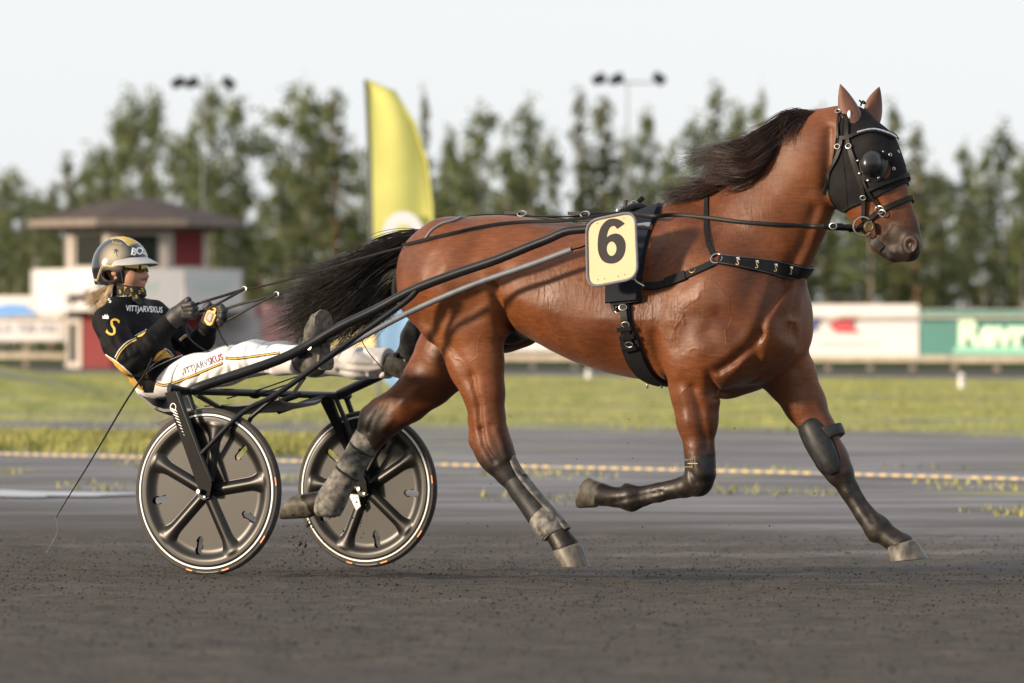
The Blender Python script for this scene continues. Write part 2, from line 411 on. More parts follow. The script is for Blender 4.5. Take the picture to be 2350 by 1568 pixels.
# near hind leg, under the body
H.chain([LP(1075, 760, -.16, 88, .62), LP(1093, 835, -.16, 66, .65), LP(1110, 900, -.16, 48, .75), LP(1120, 960, -.155, 38, .85), LP(1127, 1015, -.15, 40, .8), LP(1140, 1048, -.15, 38, .75), LP(1163, 1085, -.15, 29, .8)], .035)
H.chain([LP(1087, 905, -.155, 14), LP(1088, 965, -.15, 14), LP(1095, 1012, -.15, 19, .8), LP(1114, 1048, -.15, 20, .8)], .014)      # hamstring tendon, point of hock
H.chain([LP(1163, 1085, -.15, 28, .8), LP(1190, 1120, -.15, 24, .8), LP(1228, 1165, -.15, 23, .8), LP(1256, 1200, -.15, 30, .8), LP(1283, 1232, -.15, 26, .9), LP(1298, 1256, -.15, 32, .95)], .014)
# far hind leg, stretched out behind
H.chain([LP(1085, 745, .14, 88, .7), LP(1030, 815, .14, 82, .62), LP(985, 872, .14, 62, .68), LP(938, 920, .14, 48, .75), LP(895, 950, .14, 43, .8), LP(868, 970, .14, 43, .7), LP(850, 1003, .14, 36, .75)], .035)
H.chain([LP(915, 905, .14, 15), LP(868, 932, .14, 17), LP(846, 953, .14, 19, .8), LP(842, 985, .14, 19, .8)], .018)
H.chain([LP(850, 1003, .14, 34, .8), LP(822, 1050, .14, 25, .8), LP(785, 1108, .14, 24, .8), LP(757, 1148, .14, 29, .85), LP(722, 1155, .14, 25, .9), LP(705, 1158, .14, 28, 1)], .014)
# sheath
H.ell(L(1168, 765, 0), (.075, .06, .05), .05)
# muscle relief, near side
for pts, wd, amp, v in [
    ([(1780, 640), (1760, 721), (1747, 765), (1725, 801), (1692, 830), (1660, 850)], 11, .016, -.2),
    ([(1762, 735), (1735, 800), (1700, 842)], 16, -.006, -.2),
    ([(1826, 690), (1806, 734), (1811, 765), (1829, 796)], 11, .013, -.1),
    ([(1772, 770), (1760, 812), (1742, 852), (1715, 884)], 11, .010, -.1),
    ([(1840, 806), (1800, 834), (1755, 858)], 11, .010, -.08),
    ([(1646, 858), (1640, 905)], 10, .012, -.18),
    ([(1668, 722), (1690, 745), (1702, 762)], 18, .007, -.22),
    ([(1640, 770), (1660, 800), (1640, 830)], 24, .006, -.22),
    ([(1507, 770), (1508, 820), (1515, 870)], 12, .010, -.24),
    ([(1560, 745), (1540, 800), (1560, 850)], 24, -.006, -.24),
    ([(1600, 890), (1612, 950), (1618, 1030)], 9, .009, -.2),
    ([(1575, 900), (1585, 970)], 12, -.003, -.2),
    ([(1144, 660), (1150, 700), (1150, 745)], 12, .018, -.22),
    ([(1165, 640), (1175, 700), (1200, 760)], 26, .008, -.22),
    ([(955, 728), (1000, 765), (1045, 805), (1075, 860)], 20, .010, -.24),
    ([(1095, 560), (1060, 640), (1075, 720)], 30, .006, -.24),
    ([(1010, 600), (1005, 680), (1030, 750)], 24, .006, -.24),
    ([(1120, 600), (1135, 650), (1130, 700)], 26, -.006, -.24),
    ([(1090, 860), (1104, 920), (1106, 985)], 8, .010, -.2),
    ([(1106, 985), (1116, 1025), (1135, 1058)], 7, .008, -.2), ([(1140, 985), (1152, 1020), (1160, 1050)], 8, -.006, -.2), ([(1600, 1060), (1618, 1090)], 9, -.005, -.2), ([(1590, 1085), (1600, 1110)], 6, .005, -.2),
    ([(1795, 640), (1838, 560), (1864, 480)], 14, .010, -.1),
    ([(1640, 560), (1600, 640)], 30, .008, -.2),
    ([(1700, 540), (1760, 480), (1830, 400)], 35, -.006, -.15),
    ([(1240, 560), (1260, 640), (1290, 720)], 50, .006, -.25),
    ([(1900, 300), (1898, 360), (1893, 430)], 12, .012, -.1),
    ([(1700, 640), (1690, 700)], 30, -.006, -.2),
    ([(2003, 548), (2020, 566), (2040, 586), (2066, 596)], 5, .007, -.05),
    ([(2045, 520), (2062, 548), (2070, 580)], 14, .004, -.05),
    ([(2020, 470), (2040, 520)], 16, .004, -.06), ([(2006, 500), (2030, 540)], 10, -.003, -.06)]:
    H.stroke(stroke_pts(pts, v), wd / PXM, amp * 1.4)
for pts, wd, amp in [([(1835, 850), (1860, 920), (1885, 985)], 10, .006), ([(960, 880), (905, 925), (870, 975)], 10, .006), ([(1944, 1112), (1975, 1160), (2000, 1198)], 5, .006), ([(1900, 1020), (1916, 1062)], 8, .005), ([(1585, 1128), (1530, 1140), (1475, 1152)], 4.5, .006), ([(880, 930), (862, 960), (850, 990)], 6, .007), ([(905, 965), (880, 990)], 6, -.005), ([(2030, 1210), (2050, 1228)], 5, .004)]:
    H.stroke([(L(x, y, .1).x, L(x, y, .1).z) for x, y in pts], wd / PXM, amp, side=-1, vmin=-.2)
hV, hF = H.mesh(3)
horse = thing("horse", "bay trotting horse with flying black mane pulling the sulky", "horse", (L(1450, 1315, 0).x, 0, 0), FRAME)

# coat: bay, with the black legs and dark muzzle of a bay horse
mc, n, l, p = new_mat("bay_coat")
tc = n.new("ShaderNodeTexCoord")
at1 = n.new("ShaderNodeAttribute"); at1.attribute_name = "black_points"
at2 = n.new("ShaderNodeAttribute"); at2.attribute_name = "sweat"
nz = n.new("ShaderNodeTexNoise"); nz.inputs["Scale"].default_value = 2.6; nz.inputs["Detail"].default_value = 5; l.new(tc.outputs["Object"], nz.inputs[0])
cr = n.new("ShaderNodeValToRGB"); cr.color_ramp.elements[0].position = .3; cr.color_ramp.elements[1].position = .72
cr.color_ramp.elements[0].color = (.072, .0205, .0062, 1); cr.color_ramp.elements[1].color = (.188, .059, .0160, 1); l.new(nz.outputs[0], cr.inputs[0])
hm = n.new("ShaderNodeMapping"); hm.inputs["Scale"].default_value = (22, 30, 110); l.new(tc.outputs["Object"], hm.inputs[0])
hn = n.new("ShaderNodeTexNoise"); hn.inputs["Scale"].default_value = 1; hn.inputs["Detail"].default_value = 3; l.new(hm.outputs[0], hn.inputs[0])
mx0 = n.new("ShaderNodeMix"); mx0.data_type = 'RGBA'; mx0.blend_type = 'MULTIPLY'; mx0.inputs[0].default_value = .45; l.new(cr.outputs[0], mx0.inputs[6])
hr = n.new("ShaderNodeValToRGB"); hr.color_ramp.elements[0].position = .3; hr.color_ramp.elements[1].position = .7; hr.color_ramp.elements[0].color = (.50, .47, .45, 1); hr.color_ramp.elements[1].color = (1.35, 1.33, 1.33, 1); l.new(hn.outputs[0], hr.inputs[0]); l.new(hr.outputs[0], mx0.inputs[7])
mx = n.new("ShaderNodeMix"); mx.data_type = 'RGBA'; l.new(at1.outputs["Fac"], mx.inputs[0]); l.new(mx0.outputs[2], mx.inputs[6])
n3 = n.new("ShaderNodeTexNoise"); n3.inputs["Scale"].default_value = 26; n3.inputs["Detail"].default_value = 6; l.new(tc.outputs["Object"], n3.inputs[0])
c3 = n.new("ShaderNodeValToRGB"); c3.color_ramp.elements[0].position = .42; c3.color_ramp.elements[0].color = (.007, .0048, .004, 1); c3.color_ramp.elements[1].position = .8; c3.color_ramp.elements[1].color = (.030, .020, .015, 1)
l.new(n3.outputs[0], c3.inputs[0]); l.new(c3.outputs[0], mx.inputs[7]); l.new(mx.outputs[2], p.inputs["Base Color"])
p.inputs["Specular IOR Level"].default_value = .34
p.inputs["Sheen Weight"].default_value = .05; p.inputs["Sheen Roughness"].default_value = .4
# wrinkled wet skin where the harness rubs, fine hair everywhere
wm = n.new("ShaderNodeMapping"); wm.inputs["Scale"].default_value = (1.0, 1, .28); wm.inputs["Rotation"].default_value = (0, R(14), 0); l.new(tc.outputs["Object"], wm.inputs[0])
wz = n.new("ShaderNodeTexNoise"); wz.inputs["Scale"].default_value = 42; wz.inputs["Detail"].default_value = 3; wz.inputs["Distortion"].default_value = .8; l.new(wm.outputs[0], wz.inputs[0])
mm = n.new("ShaderNodeMath"); mm.operation = 'MULTIPLY'; l.new(wz.outputs[0], mm.inputs[0]); l.new(at2.outputs["Fac"], mm.inputs[1])
b1 = n.new("ShaderNodeBump"); b1.inputs["Strength"].default_value = .9; b1.inputs["Distance"].default_value = .0065; l.new(mm.outputs[0], b1.inputs["Height"])
vz = n.new("ShaderNodeTexNoise"); vz.inputs["Scale"].default_value = 9; vz.inputs["Detail"].default_value = 4; vz.inputs["Distortion"].default_value = 1.2; l.new(tc.outputs["Object"], vz.inputs[0])
b2 = n.new("ShaderNodeBump"); b2.inputs["Strength"].default_value = .15; b2.inputs["Distance"].default_value = .02; l.new(vz.outputs[0], b2.inputs["Height"]); l.new(b1.outputs[0], b2.inputs["Normal"])
b3 = n.new("ShaderNodeBump"); b3.inputs["Strength"].default_value = .25; b3.inputs["Distance"].default_value = .0015; l.new(hn.outputs[0], b3.inputs["Height"]); l.new(b2.outputs[0], b3.inputs["Normal"])
l.new(b3.outputs[0], p.inputs["Normal"])
# raised veins under thin skin
vd = n.new("ShaderNodeTexNoise"); vd.inputs["Scale"].default_value = 7; vd.inputs["Detail"].default_value = 2; l.new(tc.outputs["Object"], vd.inputs[0])
va = n.new("ShaderNodeVectorMath"); va.operation = 'MULTIPLY_ADD'; l.new(vd.outputs["Color"], va.inputs[0]); va.inputs[1].default_value = (.22, .22, .22); l.new(tc.outputs["Object"], va.inputs[2])
vm = n.new("ShaderNodeMapping"); vm.inputs["Scale"].default_value = (6.5, 2, 3.6); vm.inputs["Rotation"].default_value = (0, R(-20), 0); l.new(va.outputs[0], vm.inputs[0])
vv_ = n.new("ShaderNodeTexVoronoi"); vv_.feature = 'DISTANCE_TO_EDGE'; vv_.inputs["Scale"].default_value = 1.; l.new(vm.outputs[0], vv_.inputs["Vector"])
vr = n.new("ShaderNodeMapRange"); vr.interpolation_type = 'SMOOTHSTEP'; vr.inputs[1].default_value = .045; vr.inputs[2].default_value = .0; l.new(vv_.outputs["Distance"], vr.inputs[0])
at3 = n.new("ShaderNodeAttribute"); at3.attribute_name = "veins"; vmm = n.new("ShaderNodeMath"); vmm.operation = 'MULTIPLY'; l.new(vr.outputs[0], vmm.inputs[0]); l.new(at3.outputs["Fac"], vmm.inputs[1])
b4 = n.new("ShaderNodeBump"); b4.inputs["Strength"].default_value = .2; b4.inputs["Distance"].default_value = .006; l.new(vmm.outputs[0], b4.inputs["Height"]); l.new(b3.outputs[0], b4.inputs["Normal"]); l.new(b4.outputs[0], p.inputs["Normal"])
# sweat: darker and shinier patches
sw1 = n.new("ShaderNodeTexNoise"); sw1.inputs["Scale"].default_value = 6; sw1.inputs["Detail"].default_value = 6; sw1.inputs["Distortion"].default_value = .6; l.new(wm.outputs[0], sw1.inputs[0])
swr = n.new("ShaderNodeMapRange"); swr.inputs[1].default_value = .42; swr.inputs[2].default_value = .66; l.new(sw1.outputs[0], swr.inputs[0])
rr = n.new("ShaderNodeMapRange"); rr.inputs[3].default_value = .56; rr.inputs[4].default_value = .40; l.new(swr.outputs[0], rr.inputs[0]); l.new(rr.outputs[0], p.inputs["Roughness"])
dk = n.new("ShaderNodeMix"); dk.data_type = 'RGBA'; dk.blend_type = 'MULTIPLY'; dk.inputs[7].default_value = (.60, .55, .52, 1); l.new(mx.outputs[2], dk.inputs[6])
sm2 = n.new("ShaderNodeMath"); sm2.operation = 'MULTIPLY'; l.new(swr.outputs[0], sm2.inputs[0]); ad = n.new("ShaderNodeMath"); ad.operation = 'MULTIPLY_ADD'; l.new(at2.outputs["Fac"], ad.inputs[0]); ad.inputs[1].default_value = .75; ad.inputs[2].default_value = .18; l.new(ad.outputs[0], sm2.inputs[1])
l.new(sm2.outputs[0], dk.inputs[0]); l.new(dk.outputs[2], p.inputs["Base Color"])

body = mesh_obj("body", hV, hF, mc, horse)
s_, v_, w_ = hV[:, 0], hV[:, 1], hV[:, 2]
def near2(px, py, v, r0, r1):
    c = L(px, py, v); dd = np.sqrt((s_ - c.x) ** 2 + (w_ - c.z) ** 2); return 1 - smoothstep(r0, r1, dd)
dark = 1 - smoothstep(.46, .66, w_ + .03 * np.sin(v_ * 60 + s_ * 20))
dark = np.maximum(dark, near2(858, 975, .14, .05, .17) * (v_ > 0))
dark = np.maximum(dark, .9 * near2(2075, 572, 0, .06, .20)); dark = np.maximum(dark, near2(2050, 590, 0, .04, .1))
dark = np.maximum(dark, near2(1168, 770, 0, .06, .10) * (np.abs(v_) < .1))
tl = np.interp(s_, sm, t_w); dark = np.maximum(dark, .75 * smoothstep(.05, .0, np.abs(v_)) * smoothstep(tl - .03, tl, w_) * (s_ > L(1000, 500, 0).x) * (s_ < L(1620, 500, 0).x) * .7)
set_attr(body, "black_points", np.clip(dark, 0, 1))
sw = np.maximum.reduce([near2(1500, 560, -.25, .05, .30), near2(1520, 720, -.25, .05, .2), near2(1310, 650, -.27, .05, .26) * .8, near2(1640, 540, -.2, .02, .22) * .7, near2(1700, 470, -.15, .05, .2) * .5])
set_attr(body, "sweat", sw)
vn_ = np.maximum.reduce([near2(1640, 760, -.2, .05, .30), near2(1605, 960, -.16, .05, .2), near2(1850, 900, .15, .05, .2), near2(1090, 850, -.16, .05, .26), near2(1300, 760, -.25, .05, .3) * .7, near2(2040, 500, 0, .03, .2) * .8, near2(980, 870, .14, .02, .2)])
set_attr(body, "veins", vn_)
horse_bvh = BVHTree.FromPolygons([tuple(p) for p in hV], [tuple(int(i) for i in f) for f in hF])

# hooves
m_hoof = mat("hoof_horn", (.038, .030, .024), .5, var=.5, scale=26, bump=.4, bscale=60, stretch=(1, 1, .5), c2=(.17, .15, .12))
m_hoofd = mat("hoof_horn_dark", (.035, .03, .026), .5, var=.5, scale=30, bump=.4, c2=(.16, .14, .11))
def hoof(cf, cb, toe, heel, v, m, lab=None):
    CF, CB, TO, HE = (L(*q, v) for q in (cf, cb, toe, heel))
    rows = []
    for t, bulge in ((-.12, .84), (0, 1.0), (.06, 1.03), (.5, 1.02), (.93, 1.02), (1, 1.0), (1.0, .86), (.93, .6)):
        a = CF.lerp(TO, t); b = CB.lerp(HE, t); c = (a + b) / 2; half = (a - b) / 2; lat = half.length * (.82 + .12 * t)
        rows.append([c + half * (bulge * math.cos(2 * math.pi * k / 20)) * (1 if math.cos(2 * math.pi * k / 20) > 0 else .92) + Vector((0, 1, 0)) * (lat * bulge * math.sin(2 * math.pi * k / 20)) for k in range(20)])
    vv = [q for r_ in rows for q in r_]; f = []
    for i in range(len(rows) - 1):
        for k in range(20): f.append((i * 20 + k, i * 20 + (k + 1) % 20, (i + 1) * 20 + (k + 1) % 20, (i + 1) * 20 + k))
    f.append(tuple(range(19, -1, -1))); f.append(tuple(range((len(rows) - 1) * 20, len(rows) * 20)))
    mb = MB(); mb.add(vv, f); return mb.build("hoof", m, horse)
hoof((1369, 1164), (1385, 1108), (1328, 1166), (1352, 1094), -.15, m_hoof)
hoof((2100, 1241), (2036, 1258), (2128, 1282), (2044, 1290), .15, m_hoof)
hoof((1331, 1250), (1268, 1268), (1352, 1300), (1290, 1302), -.15, m_hoof)
hoof((712, 1188), (722, 1132), (648, 1192), (682, 1134), .14, m_hoofd)

# ears
m_ear = mat("ear_skin", (.12, .04, .02), .6, var=.3, scale=15, sheen=.3)
m_earin = mat("ear_inside", (.03, .018, .014), .8, var=.4, scale=40)
def ear(base, tip, v0, v1, face, wid):
    """a hollow cone opened towards 'face'"""
    B = L(*base, v0); T = L(*tip, v1); ax = (T - B); ln = ax.length; ax.normalize(); fd = Vector(face); fd = (fd - ax * fd.dot(ax)).normalized(); sd = ax.cross(fd)
    vv = []; f = []; N = 14; ts = np.linspace(0, 1, 12)
    for lay, k in ((0, 1.0), (1, .86)):
        for t in ts:
            w = wid * (math.sin(math.pi * min(1, (t * .80 + .20)) ** 1.0) ** .8) * (1 - .15 * t) if t < 1 else .001
            bend = fd * (-.02 * math.sin(t * math.pi)) + sd * 0
            op = R(60 + 55 * min(1, t * 1.6))           # the slit opens upward
            for i in range(N):
                an = -math.pi + op / 2 + (2 * math.pi - op) * i / (N - 1) + math.pi
                vv.append(B + ax * (ln * t) + bend + (-fd * math.cos(an - math.pi + math.pi) * -1 * w * .62 * k * -1 + sd * math.sin(an) * w * k))
    M_ = len(ts) * N
    for lay in (0, 1):
        for j in range(len(ts) - 1):
            for i in range(N - 1):
                q = (lay * M_ + j * N + i, lay * M_ + j * N + i + 1, lay * M_ + (j + 1) * N + i + 1, lay * M_ + (j + 1) * N + i); f.append(q if lay == 0 else q[::-1])
    for j in range(len(ts) - 1):
        for i in (0, N - 1):
            f.append((j * N + i, (j + 1) * N + i, M_ + (j + 1) * N + i, M_ + j * N + i))
    n0 = (len(ts) - 1) * (N - 1)
    o = mesh_obj("ear", vv, f, None, horse, True, mats=[m_ear, m_earin], midx=[0] * n0 + [1] * (len(f) - n0)); return o
ear((1969, 322), (1928, 193), -.066, -.075, (.35, -1, .1), .051)
ear((2003, 285), (2018, 199), .062, .075, (.75, -.6, .0), .044)

# eye seen past the blinker cup
m_eye = mat("eye_dark", (.01, .006, .004), .08, var=.1)
for sd in (-1, 1): MB().ball(Vector((L(2026, 385, -.085).x, .078 * sd, L(2026, 385, -.085).z)), .02, .012, .017).build("eye", m_eye, horse)

m_nost = mat("nostril_lining", (.012, .007, .006), .5, var=.5, scale=60, c2=(.07, .02, .016))
for sd in (-1, 1): MB().ball(Vector((L(2087, 562, -.06).x, .045 * sd, L(2087, 562, -.06).z)), .013, .007, .017).build("nostril", m_nost, horse)
# hair: thin tapered strands
m_mane = mat("mane_hair", (.008, .005, .005), .36, var=.5, scale=8, c2=(.055, .025, .019), spec=.4)
m_tail = mat("tail_hair", (.0045, .0035, .0035), .34, var=.4, scale=8, c2=(.016, .010, .008), spec=.35)
def strands(paths, r0, nseg=3):
    V = []; F = []; base = 0
    for P in paths:
        P = np.asarray(P); n_ = len(P); T = np.gradient(P, axis=0); T /= np.linalg.norm(T, axis=1)[:, None] + 1e-9
        a = np.cross(T, (0.3, .8, .52)); a /= np.linalg.norm(a, axis=1)[:, None] + 1e-9; b = np.cross(T, a)
        rr = r0 * (1 - np.linspace(0, 1, n_) ** 2 * .85)[:, None]
        for k in range(nseg):
            an = 2 * math.pi * k / nseg; V.append(P + a * rr * math.cos(an) + b * rr * math.sin(an))
        i = np.arange(n_ - 1)
        for k in range(nseg):
            k2 = (k + 1) % nseg
            F.append(np.stack([base + k * n_ + i, base + k2 * n_ + i, base + k2 * n_ + i + 1, base + k * n_ + i + 1], 1))
        base += n_ * nseg
    return np.concatenate(V), np.concatenate(F)
def bundle(guides, count, spread, wob, n_=14, lens=(.6, 1.0), seed=1):
    """strands blended between neighbouring guide curves, clumped"""
    g_ = np.random.default_rng(seed); G = [np.array([tuple(q) for q in spline(g, n_)]) for g in guides]; out = []
    nclump = max(6, count // 34); cl = g_.uniform(0, len(G) - 1, nclump); co = g_.normal(0, 1, (nclump, 3)); cw = g_.uniform(0, 6.28, (nclump, 3))
    for _ in range(count):
        c = g_.integers(nclump); u = np.clip(cl[c] + g_.normal(0, .13), 0, len(G) - 1.001); i = int(u); f_ = u - i
        P = G[i] * (1 - f_) + G[i + 1] * f_
        t = np.linspace(0, 1, n_)[:, None]
        P = P + co[c] * spread * (t ** 1.3) + g_.normal(0, 1, 3) * spread * .26 * (.3 + t)
        P = P + np.sin(t * g_.uniform(2, 6) + cw[c] + g_.normal(0, .5, 3)) * wob * t
        m_ = max(5, int(n_ * g_.uniform(*lens))); tt = np.linspace(0, (m_ - 1) / (n_ - 1), n_)
        src = np.linspace(0, 1, n_); P = np.stack([np.interp(tt, src, P[:, k]) for k in range(3)], 1)
        out.append(P)
    return out
def gl(pts): return [L(*q) for q in pts]
mane_g = [
    gl([(1890, 264, .0), (1868, 258, -.03), (1840, 275, -.06), (1815, 305, -.085)]),
    gl([(1880, 272, .0), (1845, 262, -.04), (1805, 300, -.08), (1780, 345, -.11)]),
    gl([(1862, 285, .0), (1815, 258, -.05), (1745, 305, -.10), (1670, 345, -.11), (1575, 352, -.10)]),
    gl([(1845, 300, .0), (1795, 288, -.07), (1715, 348, -.13), (1635, 352, -.12), (1545, 376, -.10)]),
    gl([(1822, 320, .0), (1785, 325, -.09), (1715, 375, -.15), (1640, 372, -.14), (1570, 390, -.11)]),
    gl([(1800, 342, .0), (1768, 358, -.11), (1715, 395, -.16), (1660, 395, -.15), (1610, 398, -.12)]),
    gl([(1775, 365, .0), (1745, 385, -.11), (1700, 416, -.15), (1655, 418, -.14), (1620, 425, -.12)])]
mane2_g = [
    gl([(1735, 398, .0), (1700, 408, -.05), (1665, 415, -.08), (1640, 405, -.09), (1590, 425, -.08)]),
    gl([(1710, 415, .0), (1675, 425, -.05), (1635, 430, -.07), (1570, 440, -.07), (1520, 455, -.06)]),
    gl([(1675, 440, .0), (1640, 440, -.04), (1590, 448, -.05), (1540, 455, -.05), (1508, 463, -.04)])]
paths = bundle(mane_g, 2700, .024, .024, 18, (.68, 1.0), seed=3) + bundle(mane2_g, 800, .022, .018, 14, (.65, 1.0), seed=4) + bundle(mane_g, 160, .06, .03, 18, (.4, .9), seed=8)
MV, MF = strands(paths, .0016); mesh_obj("mane", MV, MF, m_mane, horse)
tail_g = [
    gl([(985, 540, .02), (950, 540, .0), (880, 560, -.02), (800, 610, -.04), (700, 650, -.05), (620, 660, -.05)]),
    gl([(985, 548, .0), (945, 555, .0), (870, 590, -.02), (790, 640, -.04), (700, 690, -.05), (625, 700, -.05)]),
    gl([(985, 552, -.02), (940, 570, -.0), (860, 615, -.02), (780, 670, -.03), (700, 715, -.04), (612, 745, -.05)]),
    gl([(982, 556, .0), (935, 585, .0), (850, 640, -.01), (770, 695, -.03), (700, 755, -.04), (632, 795, -.05)]),
    gl([(978, 560, .0), (930, 600, .0), (850, 660, .0), (785, 715, -.02), (725, 770, -.03), (668, 805, -.03)]),
    gl([(975, 565, .0), (925, 605, .02), (870, 660, .02), (835, 700, .0), (785, 745, -.01), (725, 785, -.01)]),
    gl([(975, 568, .0), (935, 600, .03), (905, 650, .04), (890, 690, .04), (850, 730, .03), (810, 740, .02)])]
tail2_g = [
    gl([(978, 560, .0), (935, 590, .03), (905, 640, .05), (895, 690, .05), (880, 720, .05)]),
    gl([(980, 562, .0), (930, 600, .03), (900, 650, .05), (905, 700, .05), (930, 740, .05)])]
tp_ = bundle(tail_g, 5200, .046, .036, 18, (.72, 1.0), 5) + bundle(tail_g, 200, .07, .03, 18, (.6, 1.0), 15) + bundle(tail2_g, 240, .012, .008, 14, (.6, 1), 6)
TV, TF = strands(tp_, .0017); mesh_obj("tail", TV, TF, m_tail, horse)
MB().tube(spline(gl([(1000, 528, .0), (975, 540, .0), (945, 562, .0), (915, 585, .0), (880, 610, .0)]), 10), [.035, .034, .03, .028, .026, .022, .018, .014, .01, .004]).build("dock", m_tail, horse)
# ================================================================ GROUND
ys = np.concatenate([[-60, -20, 0, 6, 9], np.arange(10.4, 27, .04), np.arange(27.1, 34, .14), np.geomspace(34, 120, 130), np.geomspace(124, 4500, 30)])
xs_ = np.concatenate([-np.geomspace(4500, 9, 26), np.arange(-8.5, -4, .25), np.arange(-4, 4.2, .045), np.arange(4.4, 8.6, .25), np.geomspace(9, 4500, 26)])
GX, GY = np.meshgrid(xs_, ys, indexing='ij'); GZ = groundz(GX, GY)

def vnoise(X, Y, sx, sy, seed):
    t = np.random.default_rng(seed).random((256, 256)); x, y = X / sx, Y / sy; i, j = np.floor(x).astype(int), np.floor(y).astype(int); u, w = x - i, y - j; u = u * u * (3 - 2 * u); w = w * w * (3 - 2 * w)
    g4 = lambda a, b: t[(i + a) % 256, (j + b) % 256]
    return (g4(0, 0) * (1 - u) + g4(1, 0) * u) * (1 - w) + (g4(0, 1) * (1 - u) + g4(1, 1) * u) * w - .5
ca_, sa_ = math.cos(YAW), math.sin(YAW); QS, QV = GX * ca_ - GY * sa_, GX * sa_ + GY * ca_
near_ = smoothstep(9.8, 10.6, GY) * (1 - smoothstep(24, 27, GY)) * (1 - smoothstep(3.4, 4.1, np.abs(GX)))
GZ = GZ + near_ * (.012 * vnoise(QS, QV, 1.6, .10, 5) + .014 * vnoise(QS, QV, .33, .16, 1) + .014 * vnoise(QS, QV, .12, .09, 2) + .010 * vnoise(QS, QV, .055, .05, 3)) - near_ * .014
nx, ny = GX.shape; gi = np.arange(nx * ny).reshape(nx, ny)
gF = np.stack([gi[:-1, :-1], gi[1:, :-1], gi[1:, 1:], gi[:-1, 1:]], -1).reshape(-1, 4)
gm, n, l, p = new_mat("track_and_infield")
ge = n.new("ShaderNodeTexCoord"); se = n.new("ShaderNodeSeparateXYZ"); l.new(ge.outputs["Object"], se.inputs[0])
def M2(op, a, b=None, c=None):
    q = n.new("ShaderNodeMath"); q.operation = op
    for i, x in enumerate((a, b, c)):
        if x is None: continue
        if isinstance(x, (int, float)): q.inputs[i].default_value = x
        else: l.new(x, q.inputs[i])
    return q.outputs[0]
def noise(scale, detail=4, st=(1, 1, 1), rot=0., dist=0.):
    mp = n.new("ShaderNodeMapping"); mp.inputs["Scale"].default_value = st; mp.inputs["Rotation"].default_value = (0, 0, rot); l.new(ge.outputs["Object"], mp.inputs[0])
    z = n.new("ShaderNodeTexNoise"); z.inputs["Scale"].default_value = scale; z.inputs["Detail"].default_value = detail; z.inputs["Distortion"].default_value = dist; l.new(mp.outputs[0], z.inputs[0]); return z.outputs[0]
def ramp(fac, *els):
    r_ = n.new("ShaderNodeValToRGB"); e = r_.color_ramp.elements
    while len(e) > 1: e.remove(e[-1])
    e[0].position = els[0][0]; e[0].color = (*els[0][1], 1)
    for q, c in els[1:]: x = e.new(q); x.color = (*c, 1)
    l.new(fac, r_.inputs[0]); return r_.outputs[0]
def mixc(f, a, b, mode='MIX'):
    q = n.new("ShaderNodeMix"); q.data_type = 'RGBA'; q.blend_type = mode
    if isinstance(f, (int, float)): q.inputs[0].default_value = f
    else: l.new(f, q.inputs[0])
    for i, x in ((6, a), (7, b)):
        if isinstance(x, tuple): q.inputs[i].default_value = (*x, 1)
        else: l.new(x, q.inputs[i])
    return q.outputs[2]
def step(x, a, b):
    q = n.new("ShaderNodeMapRange"); q.interpolation_type = 'SMOOTHSTEP'; q.inputs[1].default_value = a; q.inputs[2].default_value = b; l.new(x, q.inputs[0]); return q.outputs[0]
# distance across the track: lines along the track keep the same value
big = noise(.22, 4); med = noise(1.1, 5)
qv = M2('ADD', M2('ADD', se.outputs[1], M2('MULTIPLY', se.outputs[0], .62)), M2('MULTIPLY', M2('SUBTRACT', big, .5), 9))
streak = noise(1.0, 5, (.9, 14, 1), R(-29), .3); streak2 = noise(1.0, 6, (.5, 2.6, 1), R(-29), .6); grit = noise(55, 3); clod = noise(9, 5, (.6, 1.6, 1), R(-29))
sand = mixc(M2('MULTIPLY', clod, .9), (.058, .051, .045), (.118, .106, .095))
sand = mixc(step(streak, .36, .70), sand, (.100, .092, .085))
sand = mixc(M2('MULTIPLY', step(grit, .55, .75), .4), sand, (.022, .018, .015))
grey = mixc(step(streak2, .35, .7), (.140, .136, .140), (.275, .270, .278))
grey = mixc(M2('MULTIPLY', step(noise(.7, 6, (.45, 1.6, 1), R(-29)), .5, .68), .7), grey, (.125, .118, .11))
qs = M2('ADD', qv, M2('MULTIPLY', M2('SUBTRACT', noise(.8, 6, (.3, 1.5, 1), R(-29)), .5), 12))
base = mixc(step(qs, 21, 33), sand, grey)
gz = noise(2.2, 6, (1, .4, 1)); gz2 = noise(.5, 4)
grass = ramp(gz, (.30, (.19, .215, .055)), (.5, (.33, .33, .095)), (.72, (.45, .40, .17)))
grass = mixc(M2('MULTIPLY', step(gz2, .52, .72), .6), grass, (.24, .19, .11))
qg = M2('ADD', qv, M2('MULTIPLY', M2('SUBTRACT', noise(.55, 6, (.6, 1, 1)), .5), 16))
gmask = M2('MULTIPLY', step(qg, 49, 55), M2('SUBTRACT', 1, step(qv, 103, 106)))
left = M2('SUBTRACT', 1, step(M2('ADD', se.outputs[0], M2('MULTIPLY', M2('SUBTRACT', med, .5), 6)), -2.2, -.6))
g2 = M2('MULTIPLY', M2('MULTIPLY', step(qv, 38.3, 39.5), M2('SUBTRACT', 1, step(qv, 45.5, 47))), left)
tuft = M2('MULTIPLY', M2('MULTIPLY', step(noise(.9, 5, (.5, 1, 1)), .58, .68), step(qv, 30.5, 33)), .55)
gall = M2('MAXIMUM', M2('MAXIMUM', gmask, g2), tuft)
bare = M2('MULTIPLY', M2('MAXIMUM', step(noise(.16, 3), .58, .68), step(noise(.45, 6, (.35, 1.3, 1)), .53, .66)), .75)
base = mixc(M2('MULTIPLY', gall, M2('SUBTRACT', 1, bare)), base, grass)
